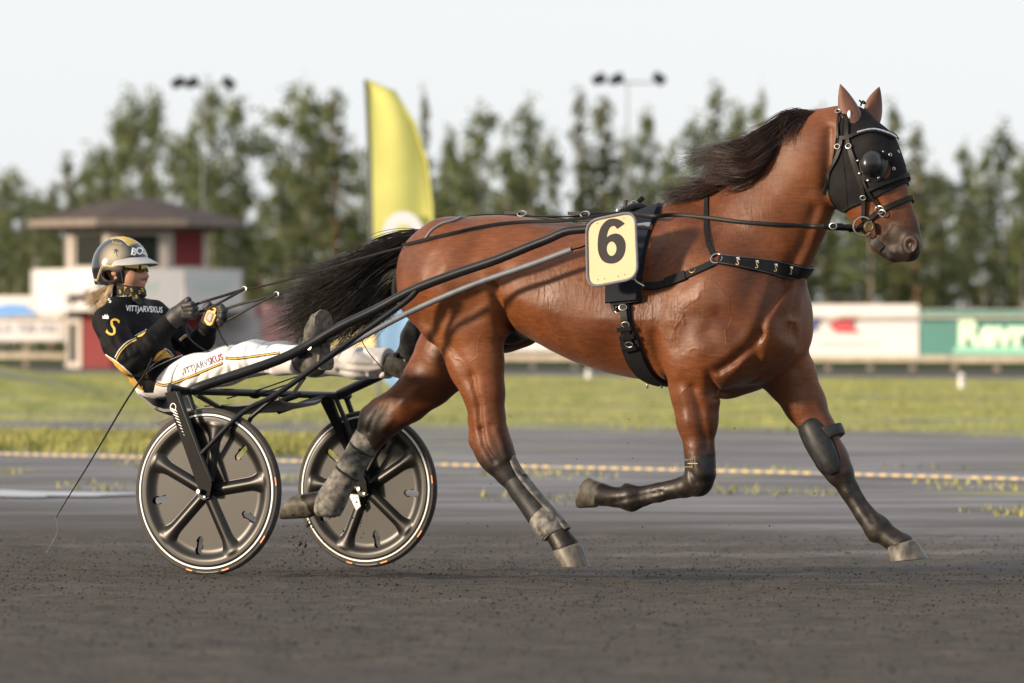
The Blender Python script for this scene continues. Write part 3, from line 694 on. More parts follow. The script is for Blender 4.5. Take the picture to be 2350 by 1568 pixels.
farm = mixc(step(qv, 106, 108), base, mixc(step(qv, 122, 125), (.10, .095, .092), (.05, .06, .02)))
l.new(farm, p.inputs["Base Color"]); p.inputs["Roughness"].default_value = 1.; p.inputs["Specular IOR Level"].default_value = .04
bh = M2('ADD', M2('MULTIPLY', clod, 1.0), M2('ADD', M2('MULTIPLY', grit, .25), M2('MULTIPLY', streak, .8)))
bp = n.new("ShaderNodeBump"); l.new(M2("SUBTRACT", .75, M2("MULTIPLY", step(qv, 22, 28), .65)), bp.inputs["Strength"]); bp.inputs["Distance"].default_value = .02; l.new(bh, bp.inputs["Height"]); l.new(bp.outputs[0], p.inputs["Normal"])
ground = mesh_obj("ground", np.stack([GX, GY, GZ], -1).reshape(-1, 3), gF, gm); ground["kind"] = "structure"
# ================================================================ SULKY
m_frame = mat("black_gloss_metal", (.007, .008, .010), .40, var=.3, scale=12, coat=.12, c2=(.013, .014, .017), spec=.28)
m_carbon = mat("dusty_black_wheel_disc", (.0050, .0049, .0048), .34, var=.3, scale=7, c2=(.0105, .0100, .0095), spec=.34)
m_tyre = mat("dusty_tyre_rubber", (.035, .031, .026), .75, var=.3, scale=25, bump=.2)
m_white = mat("white_line", (.78, .78, .76), .5, var=.03)
m_steel = mat("bright_steel", (.45, .45, .46), .35, metal=1., var=.1)
m_grey = mat("grey_tube", (.13, .14, .16), .48, var=.18, scale=25, coat=.1)
m_orange = mat("orange_reflector", (.75, .20, .02), .4, var=.1)
m_leather = mat("black_leather", (.008, .0075, .0075), .50, var=.35, scale=40, bump=.15, spec=.22)
m_web = mat("black_webbing", (.010, .010, .011), .75, var=.3, scale=120, bump=.3, spec=.2)
m_seat = mat("black_seat_shell", (.022, .023, .026), .45, var=.2, scale=12)
m_blade = mat('black_fork_paint', (.004, .004, .0045), .5, var=.3, scale=14, spec=.08)
sulky = thing("sulky", "black two wheeled racing sulky with disc wheels behind the horse", "sulky", (0, 0, 0), FRAME)
WR = .355
def wheel(v, px, py, a0, out, lab):
    c = L(px, py, v) - Vector((0, 0, .006))
    NT, NR = 480, 80
    th = np.linspace(0, 2 * np.pi, NT, endpoint=False); rr = np.linspace(.03, .3205, NR)
    TH, RR = np.meshgrid(th, rr, indexing='ij')
    rim = .005 + .016 * smoothstep(.245, .298, RR) - .003 * smoothstep(.312, .325, RR)
    DX = np.zeros_like(RR); DZ = np.zeros_like(RR); slot = np.zeros_like(RR, bool); spoke = np.zeros_like(RR)
    for k in range(5):
        dphi = (TH - R(a0 + 72 * k) + np.pi) % (2 * np.pi) - np.pi
        lat = np.where(np.cos(dphi) > 0, np.abs(np.sin(dphi)) * RR, 9.)
        hw = .027 + .022 * smoothstep(.19, .285, RR) ** 2
        spoke = np.maximum(spoke, np.clip(1 - (lat / hw) ** 2, 0, 1) ** .8)
        dp2 = (TH - R(a0 + 36 + 72 * k) + np.pi) % (2 * np.pi) - np.pi
        l2 = np.sin(dp2) * RR; al = np.cos(dp2) * RR
        ay = np.sign(al - .232) * np.maximum(np.abs(al - .232) - .026, 0); nn_ = np.sqrt(l2 ** 2 + ay ** 2); sd_ = np.where(np.cos(dp2) > 0, nn_ - .0140, 1)
        slot |= sd_ < .0012; nr_ = np.abs(sd_) < .0026; am = R(a0 + 36 + 72 * k)            # edge points slide onto the rim of the slot
        dl, da = np.where(nr_, -sd_ * l2 / (nn_ + 1e-9), 0), np.where(nr_, -sd_ * ay / (nn_ + 1e-9), 0)
        DX += da * math.cos(am) - dl * math.sin(am); DZ += da * math.sin(am) + dl * math.cos(am)
    spoke *= 1 - smoothstep(.283, .312, RR); sp2 = .005 + .017 * spoke; kk = np.clip(1 - np.abs(rim - sp2) / .010, 0, 1); h = np.maximum(rim, sp2) + kk * kk * .0025
    V = []; 
    for side in (1, -1):
        V.append(np.stack([c.x + RR * np.cos(TH) + DX, c.y + out * side * h, c.z + RR * np.sin(TH) + DZ], -1).reshape(-1, 3))
    V = np.concatenate(V); g = np.arange(NT * NR).reshape(NT, NR); F = []
    f1 = np.stack([g[:, :-1], np.roll(g, -1, 0)[:, :-1], np.roll(g, -1, 0)[:, 1:], g[:, 1:]], -1)
    keep = ~(slot[:, :-1] & np.roll(slot, -1, 0)[:, :-1] & slot[:, 1:])
    fa = f1[keep]; F = np.concatenate([fa, fa[:, ::-1] + NT * NR])
    wh = mesh_obj("wheel", V, F, m_carbon, sulky, True)
    if lab: wh["label"] = lab
    t = MB(); t.ring(c, (0, 1, 0), .340, .0150, 90, 10); 
    for i in range(0, len(t.v)):
        x, y, z = t.v[i]; t.v[i] = (x, c.y + (y - c.y) * 1.25, z)
    t.build("tyre", m_tyre, wh)
    for i in (1, -1):
        rg = MB(); n_ = 96; vv = []
        for k in range(n_):
            a = 2 * math.pi * k / n_
            for r_, y_ in ((.3205, .0150), (.3220, .0225), (.3285, .0225), (.3300, .0160)): vv.append(c + Vector((r_ * math.cos(a), i * y_, r_ * math.sin(a))))
        f = [(k * 4 + j, ((k + 1) % n_) * 4 + j, ((k + 1) % n_) * 4 + j + 1, k * 4 + j + 1) for k in range(n_) for j in range(3)]
        rg.add(vv, f).build("white_ring", m_white, wh)
    for a_, ln, mm_ in ((-103, 5, m_orange), (-73, 6, m_orange), (-88, 18, m_white), (8, 6, m_orange), (-35, 6, m_orange)):
        pts = [c + Vector((.3425 * math.cos(R(a_ + ln * (k / 6 - .5))), out * .0180, .3425 * math.sin(R(a_ + ln * (k / 6 - .5))))) for k in range(7)]
        if mm_ is m_white: pts = pts[:]
        MB().band(pts, [(0, out, 0)] * 7, [(p_ - c).normalized() for p_ in pts], .006 if mm_ is m_orange else .004, .0015).build("tyre_marking", mm_ if mm_ is m_orange else m_grey, wh)
    hb = MB(); hb.disc(c + Vector((0, 0, 0)), (0, 1, 0), .036, .075, 8); hb.disc(c, (0, 1, 0), .012, .16, 12); hb.build("hub", m_frame, wh)
    for k in range(4):
        a = R(20 + 90 * k); MB().disc(c + Vector((.022 * math.cos(a), out * .042, .022 * math.sin(a))), (0, 1, 0), .0055, .008, 8).build("hub_bolt", m_steel, wh)
    MB().disc(c + Vector((0, out * .081, 0)), (0, 1, 0), .009, .008, 6).build("axle_nut", m_steel, wh)
    return wh
wheel(-.70, 478, 1125, 9.6, -1, "near wheel of the sulky with a white ring"); wheel(.70, 843, 1119, 32, -1, "far wheel of the sulky partly behind the horse's hind leg")
def P3(pts): return [L(*q) for q in pts]
MB().tube(P3([(388, 891, -.735), (420, 897, -.68), (600, 903, 0), (780, 908, .66), (799, 908, .73)]), [.021, .0165, .0155, .0165, .02], 14).build("cross_bar", m_frame, sulky)
MB().slab(P3([(384, 902, -.738), (409, 897, -.738), (464, 1050, -.738), (492, 1110, -.738), (487, 1138, -.738), (468, 1138, -.738), (460, 1118, -.738)]), .022, (0, -1, 0)).build("fork_blade", m_blade, sulky, smooth=False)
MB().tube(P3([(407, 900, -.772), (463, 1050, -.772), (486, 1106, -.765)]), [.0115, .0115, .008]).build("fork_tube", m_frame, sulky)
MB().tube(P3([(432, 903, -.64), (452, 960, -.64), (497, 1122, -.655)]), .012).build("fork_tube", m_frame, sulky)
MB().slab(P3([(737, 915, .645), (763, 910, .645), (800, 1010, .645), (845, 1105, .645), (848, 1134, .645), (826, 1122, .645), (795, 1032, .645)]), .022, (0, -1, 0)).build("fork_blade", m_blade, sulky, smooth=False)
MB().tube(P3([(768, 908, .63), (812, 1010, .63), (838, 1095, .635)]), [.011, .011, .008]).build("fork_tube", m_frame, sulky)
MB().tube(P3([(793, 908, .73), (812, 960, .74), (852, 1118, .75)]), .013).build("fork_tube", m_frame, sulky)
# logo on the near fork blade: a white whirl of slanting strokes
lg = MB()
for i in range(9):
    t_ = i / 8; cx_, cy_ = 398 + 24 * t_, 948 + 58 * t_ - 8; ww = 8.5 * (1 - t_) + 1.5; hh = 9 * (1 - t_) + 2
    ring_ = []
    for k in range(14):
        a = 2 * math.pi * k / 14; x = ww * math.cos(a); y = 2.4 * (1 - .5 * t_) * math.sin(a)
        ring_.append(L(cx_ + x * .86 + y * .5, cy_ - x * .5 + y * .86 + x * .9, -.7605))
    lg.add(ring_, [tuple(range(14))])
e_ = []; 
for k in range(28):
    a = 2 * math.pi * k / 28
    e_.append((397 + 7 * math.cos(a), 935 + 10 * math.sin(a)))
ri = [L(x, y, -.7608) for x, y in e_]; ro = [L(397 + (x - 397) * .78, 935 + (y - 935) * .78, -.7608) for x, y in e_]
lg.add(ri + ro, [(k, (k + 1) % 28, 28 + (k + 1) % 28, 28 + k) for k in range(28)]); lg.build("fork_logo", m_white, sulky, smooth=False)
shaft_px = [(440, 897, -.64), (470, 884, -.63), (540, 872, -.60), (624, 846, -.55), (700, 797, -.50), (778, 751, -.475), (860, 712, -.45), (945, 667, -.43), (1040, 630, -.41), (1138, 597, -.395), (1212, 567, -.385), (1258, 549, -.38), (1300, 531, -.375), (1345, 526, -.37), (1400, 523, -.365), (1450, 520, -.36)]
shaft_px[2] = (530, 862, -.59); shaft_px[3] = (624, 832, -.55)
sp = P3([q for q in shaft_px if q[0] not in (530,)]); spn = spline(sp, 46)
MB().tube(spn, [.0225 - .005 * i / 45 for i in range(46)], 14).build("shaft", m_frame, sulky)
MB().tube([Vector((p.x, -p.y, p.z)) for p in spn], [.0225 - .005 * i / 45 for i in range(46)], 14).build("shaft", m_frame, sulky)
for sg in (1, -1):
    a_, b_ = L(1450, 520, -.36), L(1494, 519, -.358)
    pts = [a_.lerp(b_, t) for t in (0, .25, .3, .85, 1)]; pts = [Vector((q.x, q.y * sg, q.z)) for q in pts]
    MB().tube(pts, [.007, .007, .012, .0165, .014], 12).build("shaft_tip", m_steel, sulky)
br = P3([(956, 668, -.432), (925, 697, -.45), (790, 793, -.52), (640, 902, -.63), (556, 948, -.72), (462, 1042, -.775)]); brn = spline(br, 26)
for sg in (1, -1):
    MB().tube([Vector((p.x, p.y * sg, p.z)) for p in brn], [.0135 - .003 * i / 25 for i in range(26)], 10).build("brace", m_frame, sulky)
    MB().tube([Vector((p.x, p.y * sg, p.z)) for p in P3([(636, 908, -.62), (578, 956, -.64), (490, 1105, -.652)])], .010).build("brace", m_frame, sulky)
gp = spline(P3([(745, 826, -.535), (800, 792, -.505), (942, 716, -.445), (1080, 656, -.42), (1212, 610, -.405), (1312, 573, -.395)]), 24)
gb = MB().tube(gp, .0125, 12).build("side_pole", m_grey, sulky)
MB().tube(P3([(1308, 574, -.396), (1330, 569, -.39), (1352, 561, -.385)]), .011, 8, flat=.3, up=(0, 1, 0)).build("side_pole_strap", m_web, sulky)
# seat
prof = [(318, 902), (334, 916), (352, 931), (376, 939), (430, 938), (520, 930), (600, 920), (640, 912)]
se_, rows = MB(), []
for x, y in prof:
    p = L(x, y, -.19); row = []
    for t in np.linspace(-1, 1, 13):
        row.append(Vector((p.x, .19 * t, p.z - .022 * (1 - t ** 4) + .0)))
    rows.append(row)
vv = [q for r_ in rows for q in r_] + [q - Vector((0, 0, .012)) for r_ in rows for q in r_]; N = 13; M_ = len(rows) * N; f = []
for i in range(len(rows) - 1):
    for k in range(N - 1):
        f += [(i * N + k, i * N + k + 1, (i + 1) * N + k + 1, (i + 1) * N + k), (M_ + i * N + k, M_ + (i + 1) * N + k, M_ + (i + 1) * N + k + 1, M_ + i * N + k + 1)]
    for k in (0, N - 1): f.append((i * N + k, (i + 1) * N + k, M_ + (i + 1) * N + k, M_ + i * N + k))
for i in (0, len(rows) - 1):
    for k in range(N - 1): f.append((i * N + k, i * N + k + 1, M_ + i * N + k + 1, M_ + i * N + k))
se_.add(vv, f).build("seat", m_seat, sulky)
MB().tube(P3([(470, 938, -.1), (620, 930, .0), (690, 905, .1)]), .013).tube(P3([(440, 945, -.12), (520, 945, .05), (640, 940, .2)]), .013).tube(P3([(450, 905, -.5), (520, 945, -.1)]), .012).tube(P3([(740, 910, .5), (640, 945, .12)]), .012).build("seat_frame", m_frame, sulky)
MB().slab(P3([(354, 972, -.62), (420, 945, -.62), (430, 968, -.62), (370, 981, -.62)]), 1.0 * .18, (0, 1, 0)).build("mudguard", m_frame, sulky, smooth=False)
# foot rests
for sg in (1, -1):
    mm_ = lambda pts: [Vector((p.x, p.y * sg, p.z)) for p in P3(pts)]
    st_ = MB().tube(mm_([(700, 800, -.485), (712, 797, -.485), (760, 781, -.475), (776, 772, -.47), (779, 762, -.47), (772, 752, -.47)]), .0055, 8)
    st_.tube(mm_([(712, 797, -.49), (722, 806, -.36)]), .011, 8)
    fr_ = st_.build("foot_rest", m_frame, sulky)
    MB().disc(mm_([(710, 797, -.503)])[0], (0, 1, 0), .0125, .012, 12).build("bolt", m_steel, fr_)
# straps hanging under the seat
MB().tube(P3([(700, 865, -.30), (672, 905, -.32)]), .011, 8, flat=.25, up=(1, 0, .4)).build("strap", m_web, sulky)
MB().tube(P3([(520, 915, -.12), (600, 893, -.05), (700, 858, .1)]), .003, 6).tube(P3([(595, 905, -.1), (690, 872, .0), (720, 852, .05)]), .003, 6).build("cord", m_web, sulky)
MB().ball(L(585, 905, -.06), .03, .03, .02).build("strap_knot", m_web, sulky)
# paper tag on the far wheel
tg = MB().slab(P3([(800, 1134, .655), (822, 1136, .655), (828, 1162, .655), (818, 1172, .655)]), .002, (0, -1, 0)).build("paper_tag", m_white, sulky, smooth=False)
# ================================================================ HARNESS ON THE HORSE
def cast(px, py, off=.004, side=-1, bvh=None, maxv=None):
    """the point of the horse's coat seen at this place (near side), lifted off the skin"""
    a = L(px, py, -3.0); b = L(px, py, 3.0); d = (b - a).normalized()
    h, nn, i, ds = (bvh or horse_bvh).ray_cast(a, d)
    if h is None: return None
    if nn.dot(d) > 0: nn = -nn
    return h + nn * off, nn
def onskin(pts, n=24, off=.004):
    q = spline([(x, y, 0) for x, y in pts], n); P = []; Nn = []
    for c in q:
        r = cast(c[0], c[1], off)
        if r is None:
            r = None
        P.append(r[0] if r else None); Nn.append(r[1] if r else None)
    ok = [i for i in range(n) if P[i] is not None]
    P = [P[i] for i in ok]; Nn = [Nn[i] for i in ok]
    for _ in range(2):
        P = [P[0]] + [(P[i - 1] + P[i] * 2 + P[i + 1]) / 4 for i in range(1, len(P) - 1)] + [P[-1]]
        Nn = [Nn[0]] + [((Nn[i - 1] + Nn[i] * 2 + Nn[i + 1])).normalized() for i in range(1, len(Nn) - 1)] + [Nn[-1]]
    return P, Nn
def strap_from(P, Nn, w, th=.004):
    wd = []
    for i in range(len(P)):
        t = (P[min(i + 1, len(P) - 1)] - P[max(i - 1, 0)]).normalized(); wd.append(t.cross(Nn[i]).normalized())
    return MB().band(P, Nn, wd, w, th)
def strap(pts, wpx, name, m, parent, n=24, off=.003, th=.004, both=False):
    P, Nn = onskin(pts, n, off)
    o = strap_from(P, Nn, [x / PXM for x in wpx] if hasattr(wpx, '__len__') else wpx / PXM, th).build(name, m, parent)
    if both: strap_from([Vector((p.x, -p.y, p.z)) for p in P], [Vector((p.x, -p.y, p.z)) for p in Nn], wpx / PXM, th).build(name, m, parent)
    return o
def loop_both(pts, wpx, name, m, parent, n=24, off=.003, th=.004, cast_end=None):
    """a strap seen on the near side and carried over the ridge to the far side"""
    P, Nn = onskin(pts, n, off)
    P2 = P + [Vector((p.x, -p.y, p.z)) for p in P[::-1]]; N2 = Nn + [Vector((p.x, -p.y, p.z)) for p in Nn[::-1]]
    return strap_from(P2, N2, wpx / PXM, th).build(name, m, parent)
m_gold = mat("brass", (.22, .16, .08), .45, metal=1., var=.2, scale=60)
m_goldp = mat("gold_print", (.55, .43, .22), .5, var=.05)
m_pad = mat("navy_pad_cloth", (.008, .010, .018), .7, var=.25, scale=14, bump=.3, bscale=10, dist=.01, spec=.2)
m_cloth = mat("black_hood_cloth", (.007, .007, .008), .78, var=.25, scale=9, bump=.6, bscale=7, dist=.02, spec=.2)
m_dome = mat("blinker_cup_leather", (.014, .014, .016), .3, var=.25, scale=20, bump=.1)
m_cream = mat("number_plate_cream", (.60, .405, .225), .5, var=.05, scale=6, bump=.05)
m_ink = mat("dark_print", (.018, .019, .023), .6, var=.15, scale=20, spec=.2)
m_crystal = mat("crystal", (.6, .62, .68), .12, metal=.8, var=.3, scale=90)

def ring_at(p, nrm, r, t, name, m, parent, ux=None, sx=1.0): return MB().ring(p, nrm, r, t, 22, 7, ux, sx).build(name, m, parent)
VIEW = (L(1500, 700, -1) - L(1500, 700, 1)).normalized()
# ---- breast collar
bc = thing("breast_collar", "black breast collar with gold S emblems round the bay horse's chest", "breast collar", L(1700, 600, -.2), FRAME)
P, Nn = onskin([(1650, 597), (1700, 604), (1760, 613), (1812, 621), (1840, 625)], 26, .005)
last = P[-1]; far = [Vector((p.x, -p.y, p.z)) for p in P[::-1]]; nf = [Vector((p.x, -p.y, p.z)) for p in Nn[::-1]]
P2, N2 = P + far, Nn + nf
P2 = [P2[0]] + [(P2[i - 1] + 2 * P2[i] + P2[i + 1]) / 4 for i in range(1, len(P2) - 1)] + [P2[-1]]
ws_ = [26 + 10 * min(1, i / 14) for i in range(26)]; ws_ = [x / PXM for x in ws_ + ws_[::-1]]
cb_ = strap_from(P2, N2, ws_, .007).build("chest_band", m_leather, bc)
cb_bvh = BVHTree.FromPolygons([tuple(v.co + base_of(bc)) for v in cb_.data.vertices], [tuple(p.vertices) for p in cb_.data.polygons])
for sg in (1, -1):   # stitched edges
    wd_ = [(P2[min(i + 1, 51)] - P2[max(i - 1, 0)]).normalized().cross(N2[i]).normalized() for i in range(52)]
    MB().tube([P2[i] + N2[i] * .0065 + wd_[i] * (ws_[i] / 2 - .004) * sg for i in range(52)], .0011, 5).build("edge_stitching", m_grey, bc)
loop_both([(1640, 590), (1626, 560), (1621, 520), (1621, 480), (1622, 462), (1622, 455)], 12, "neck_strap", m_web, bc, 26)
P, Nn = onskin([(1640, 604), (1600, 622), (1550, 642), (1515, 655), (1480, 657)], 24, .004)
strap_from(P, Nn, 19 / PXM, .006).build("side_strap", m_web, bc); strap_from([Vector((p.x, -p.y, p.z)) for p in P], [Vector((p.x, -p.y, p.z)) for p in Nn], 19 / PXM, .006).build("side_strap", m_web, bc)
P, Nn = onskin([(1575, 632), (1530, 650)], 8, .010); strap_from(P, Nn, 23 / PXM, .005).build("strap_keeper", m_web, bc)
q_ = cast(1645, 596, .008); ring_at(q_[0], q_[1], .024, .0028, "ring", m_steel, bc)
MB().tube(P3([(1478, 657, -.335), (1462, 648, -.345), (1455, 640, -.345)]), .0045, 8).ring(L(1451, 634, -.345), VIEW, .014, .0025).build("snap_hook", m_steel, bc)
q_ = cast(1592, 622, .012); ring_at(q_[0], q_[1], .015, .0016, "buckle", m_gold, bc, ux=(0, 0, 1), sx=.8)

# ---- lettering helper: text turned into flat mesh, laid on a surface
def text_mesh(body, bold=0.0, shear=0.0):
    cu = bpy.data.curves.new("lettering", 'FONT'); cu.body = body; cu.size = 1.0; cu.offset = bold; cu.shear = shear; cu.align_x = 'CENTER'; cu.align_y = 'CENTER'; cu.resolution_u = 3
    o = bpy.data.objects.new("lettering", cu); COL.objects.link(o); dg = bpy.context.evaluated_depsgraph_get(); dg.update()
    me = bpy.data.meshes.new_from_object(o.evaluated_get(dg)); v = [tuple(x.co) for x in me.vertices]; f = [tuple(p.vertices) for p in me.polygons]
    bpy.data.objects.remove(o); bpy.data.curves.remove(cu); bpy.data.meshes.remove(me); return v, f
def lay_text(body, c, ux, uy, size, name, m, parent, proj=None, bold=0.0, shear=0.0, squeeze=1.0):
    v, f = text_mesh(body, bold, shear); c = Vector(c); ux = Vector(ux).normalized(); uy = Vector(uy).normalized()
    pts = [c + ux * (x * size * squeeze) + uy * (y * size) for x, y, z in v]
    if proj: pts = [proj(q) for q in pts]
    return mesh_obj(name, pts, f, m, parent, False)
def px_text(body, cx, cy, ang, hpx, name, m, parent, proj, bold=0.0, shear=0.0, squeeze=1.0):
    """lettering set along a line seen on a surface; proj(px,py) finds the surface"""
    v, f = text_mesh(body, bold, shear); ca, sa = math.cos(R(ang)), math.sin(R(ang)); pts = []
    s_ = hpx / .70
    for x, y, z in v:
        X, Y = x * s_ * squeeze, y * s_
        pts.append(proj(cx + X * ca + Y * sa * 1.0, cy + X * sa * 1.0 - Y * ca))
    good = [p is not None for p in pts]
    f = [q for q in f if all(good[i] for i in q)]; pts = [p if p is not None else Vector((0, 0, 0)) for p in pts]
    return mesh_obj(name, pts, f, m, parent, False)
bandproj = lambda x, y: (lambda r: r[0] if r else None)(cast(x, y, .0035, bvh=cb_bvh))
def emblem(x, y, ang, h, parent, proj, m1, m2, sq=.8):
    px_text("S", x, y, ang, h, "emblem", m1, parent, proj, .012, .12, sq)
    cr_ = [(-4, 0), (-5, -5), (-2, -2.5), (0, -6), (2, -2.5), (5, -5), (4, 0)]; k = h / 16
    pts = [proj(x + 1 + a * k * .8, y - h * .56 + b * k * .8) for a, b in cr_]
    if all(p is not None for p in pts): mesh_obj("crown", pts, [tuple(range(7))], m2, parent, False)
for x, y, sc in ((1692, 603, 1), (1736, 610, 1), (1779, 617.5, 1), (1815, 623, .7)):
    emblem(x, y, 9, 15, bc, bandproj, m_goldp, m_white, .78 * sc)

# ---- harness saddle, girth, crupper
hs = thing("harness_saddle", "navy padded harness saddle with black girth behind the horse's shoulder", "harness saddle", L(1470, 700, -.3), FRAME)
P, Nn = onskin([(1440, 700), (1438, 660), (1448, 590), (1466, 530), (1484, 494), (1490, 487)], 30, .004)
P2 = P + [Vector((p.x, -p.y, p.z)) for p in P[::-1]]; N2 = Nn + [Vector((p.x, -p.y, p.z)) for p in Nn[::-1]]
strap_from(P2, N2, 72 / PXM, .022).build("saddle_pad", m_pad, hs)
P, Nn = onskin([(1432, 655), (1432, 696)], 8, .02); strap_from(P, Nn, 84 / PXM, .022).build("pad_flap", m_pad, hs)
P, Nn = onskin([(1430, 655), (1437, 720), (1444, 770), (1458, 820), (1480, 855), (1505, 872), (1528, 879)], 34, .004)
P2 = P + [Vector((p.x, -p.y, p.z)) for p in P[::-1]]; N2 = Nn + [Vector((p.x, -p.y, p.z)) for p in Nn[::-1]]
wg = [(28 + 24 * smoothstep(8, 13, i)) / PXM for i in range(len(P))]
strap_from(P2, N2, wg + wg[::-1], .012).build("girth", m_web, hs)
P, Nn = onskin([(1432, 700), (1438, 735), (1446, 775), (1455, 800)], 16, .018); strap_from(P, Nn, 19 / PXM, .007).build("girth_billet", m_leather, hs)
for x, y in ((1435, 708), (1441, 742), (1449, 785)):
    q_ = cast(x, y, .026); ring_at(q_[0], q_[1], .017, .0022, "buckle", m_steel, hs, ux=(0, 0, 1), sx=.7)
for x, y in ((1440, 752), (1446, 770), (1452, 795)):
    P, Nn = onskin([(x - 18, y + 2), (x + 14, y - 3)], 6, .026); strap_from(P, Nn, 11 / PXM, .004).build("strap_keeper", m_leather, hs)
q_ = cast(1421, 712, .012); ring_at(q_[0], q_[1], .014, .0022, "ring", m_steel, hs)
for x in (1486, 1519): 
    q_ = L(x, 884, -.06); ring_at(q_, (1, .2, 0), .013, .002, "ring", m_steel, hs)
P, Nn = onskin([(1400, 660), (1408, 700), (1412, 715)], 8, .016); strap_from(P, Nn, 9 / PXM, .004).build("strap", m_leather, hs)
# metal tree, terrets and straps on top
MB().tube(P3([(1428, 488, -.10), (1450, 478, -.04), (1470, 476, .0), (1492, 484, .06)]), [.018, .02, .02, .018], 10).build("saddle_tree", m_leather, hs)
ring_at(L(1424, 484, -.09), (1, -.6, 0), .018, .003, "terret", m_steel, hs); ring_at(L(1448, 478, .09), (1, -.6, 0), .018, .003, "terret", m_steel, hs)
MB().tube(spline(P3([(1444, 490, -.03), (1446, 474, -.03), (1452, 462, -.02), (1462, 466, -.01), (1468, 480, .0)]), 14), .004, 7).build("check_hook", m_steel, hs)
MB().tube(spline(P3([(1456, 484, .0), (1468, 474, .01), (1482, 476, .02), (1488, 484, .03)]), 12), .006, 7).build("buckle", m_grey, hs)
MB().tube(P3([(1433, 486, -.02), (1435, 472, -.02), (1436, 459, -.02)]), .010, 6, flat=.3).build("strap_end", m_leather, hs)
MB().tube(P3([(1456, 474, .01), (1466, 463, .02), (1476, 453, .03)]), .010, 6, flat=.3).build("strap_end", m_leather, hs)
# back strap with buckles to the tail
tops_ = lambda x, up: Vector((L(x, 500, 0).x, 0, float(np.interp(L(x, 500, 0).x, sm, t_w)) + up))
bs = [tops_(x, u) for x, u in ((1430, .03), (1380, .045), (1330, .032), (1290, .022), (1220, .006), (1165, .004), (1100, .004), (1055, .004))]
MB().tube(spline(bs, 40), .012, 8, flat=.3, up=(0, 1, 0)).build("back_strap", m_leather, hs)
MB().tube(spline([tops_(1430, .02), tops_(1350, .012), tops_(1250, .006), tops_(1180, .006)], 20), .006, 6).build("check_rein", m_leather, hs)
for x in (1345, 1200):
    q_ = tops_(x, .012 if x < 1300 else .04); ring_at(q_ + Vector((0, -.012, .0)), (0, -1, .6), .014, .0028, "buckle", m_steel, hs, ux=(1, 0, 0), sx=1.5); MB().box(q_ + Vector((-.05, 0, .004)), .06, .03, .014).build("strap_keeper", m_leather, hs)
loop_both([(975, 552), (990, 530), (1015, 514), (1040, 508), (1056, 500)], 7, "hip_strap", m_grey, hs, 20)
q_ = tops_(1040, .012); MB().box(q_, .07, .025, .012).build("buckle", m_leather, hs)
P = P3([(975, 555, -.03), (955, 562, -.05), (930, 592, -.09), (914, 620, -.12), (906, 648, -.13), (905, 676, -.13)])
MB().tube(spline(P, 16), .014, 8, flat=.45, up=(1, 0, .3)).build("tail_strap", m_web, hs); MB().tube(spline([Vector((p.x, -p.y, p.z)) for p in P], 16), .014, 8, flat=.45, up=(1, 0, .3)).build("tail_strap", m_web, hs)
MB().tube(spline(P3([(880, 618, -.02), (905, 606, -.06), (930, 598, -.09)]), 8), .004, 6).build("tail_cord", m_web, hs)
MB().tube(spline(P3([(912, 680, -.13), (870, 720, -.2), (830, 765, -.3), (840, 800, -.4), (868, 835, -.3), (880, 850, -.2)]), 20), .0022, 5).build("tail_cord", m_web, hs)

# ---- number plate
npl = thing("number_plate", "cream number plate with a black 6 and grey rim beside the harness saddle", "number plate", L(1405, 650, -.42), FRAME)
def rounded(corners, rad, n=7):
    out = []; m_ = len(corners)
    for i in range(m_):
        p, c, q = (np.array(corners[(i + k) % m_], float) for k in (-1, 0, 1)); a = (p - c) / np.linalg.norm(p - c); b = (q - c) / np.linalg.norm(q - c)
        for k in range(n):
            t = k / (n - 1); s_ = c + a * rad; e_ = c + b * rad; out.append(tuple((1 - t) ** 2 * s_ + 2 * t * (1 - t) * c + t * t * e_))
    return out
pc = [(1346, 508), (1458, 485), (1464, 638), (1349, 661)]
outl = rounded(pc, 30); 
def platev(x, y): return L(x, y, -.425)
MB().slab([platev(*q) for q in outl], .010, (0, 1, 0)).build("board", m_cream, npl, smooth=False)
po = [platev(*q) + Vector((0, -.001, 0)) for q in outl]; rim_ = MB(); rim_.tube(po + [po[0], po[1]], .0062, 8, cap=False); rim_.build("rim", m_grey, npl)
from mathutils.geometry import tessellate_polygon
def flat_loops(loops, proj, name, m, parent):
    L3 = [[Vector((x, y, 0)) for x, y in lp] for lp in loops]; tri = tessellate_polygon(L3); fl = [q for lp in loops for q in lp]
    q = [proj(x, y) for x, y in fl]
    return mesh_obj(name, [p if p is not None else Vector((0, 0, 0)) for p in q], [tuple(t) for t in tri if all(q[i] is not None for i in t)], m, parent, False)
z4 = lambda x, y: ((1240 + x / 5.109) / 1.0894, (480 + y / 5.109) / 1.0894)
six = [(1640, 405), (1600, 370), (1545, 345), (1490, 340), (1430, 355), (1375, 400), (1335, 460), (1310, 540), (1298, 640), (1300, 730), (1315, 800), (1345, 860), (1390, 900), (1450, 915), (1510, 910), (1570, 880), (1615, 830), (1640, 770), (1650, 700), (1645, 640), (1620, 585), (1580, 545), (1530, 530), (1480, 540), (1440, 560), (1412, 582), (1415, 540), (1430, 490), (1455, 450), (1490, 435), (1520, 440), (1545, 472)]
hole = [(1473 + 65 * math.cos(a), 725 + 92 * math.sin(a)) for a in np.linspace(0, 2 * np.pi, 26, endpoint=False)]
sm_six = [tuple(q)[:2] for q in spline([(x, y, 0) for x, y in six[:-1]], 90)] + [six[-1]]
flat_loops([[z4(*q) for q in sm_six], [z4(*q) for q in hole][::-1]], lambda x, y: L(x, y, -.4275), "digit_six", m_ink, npl)
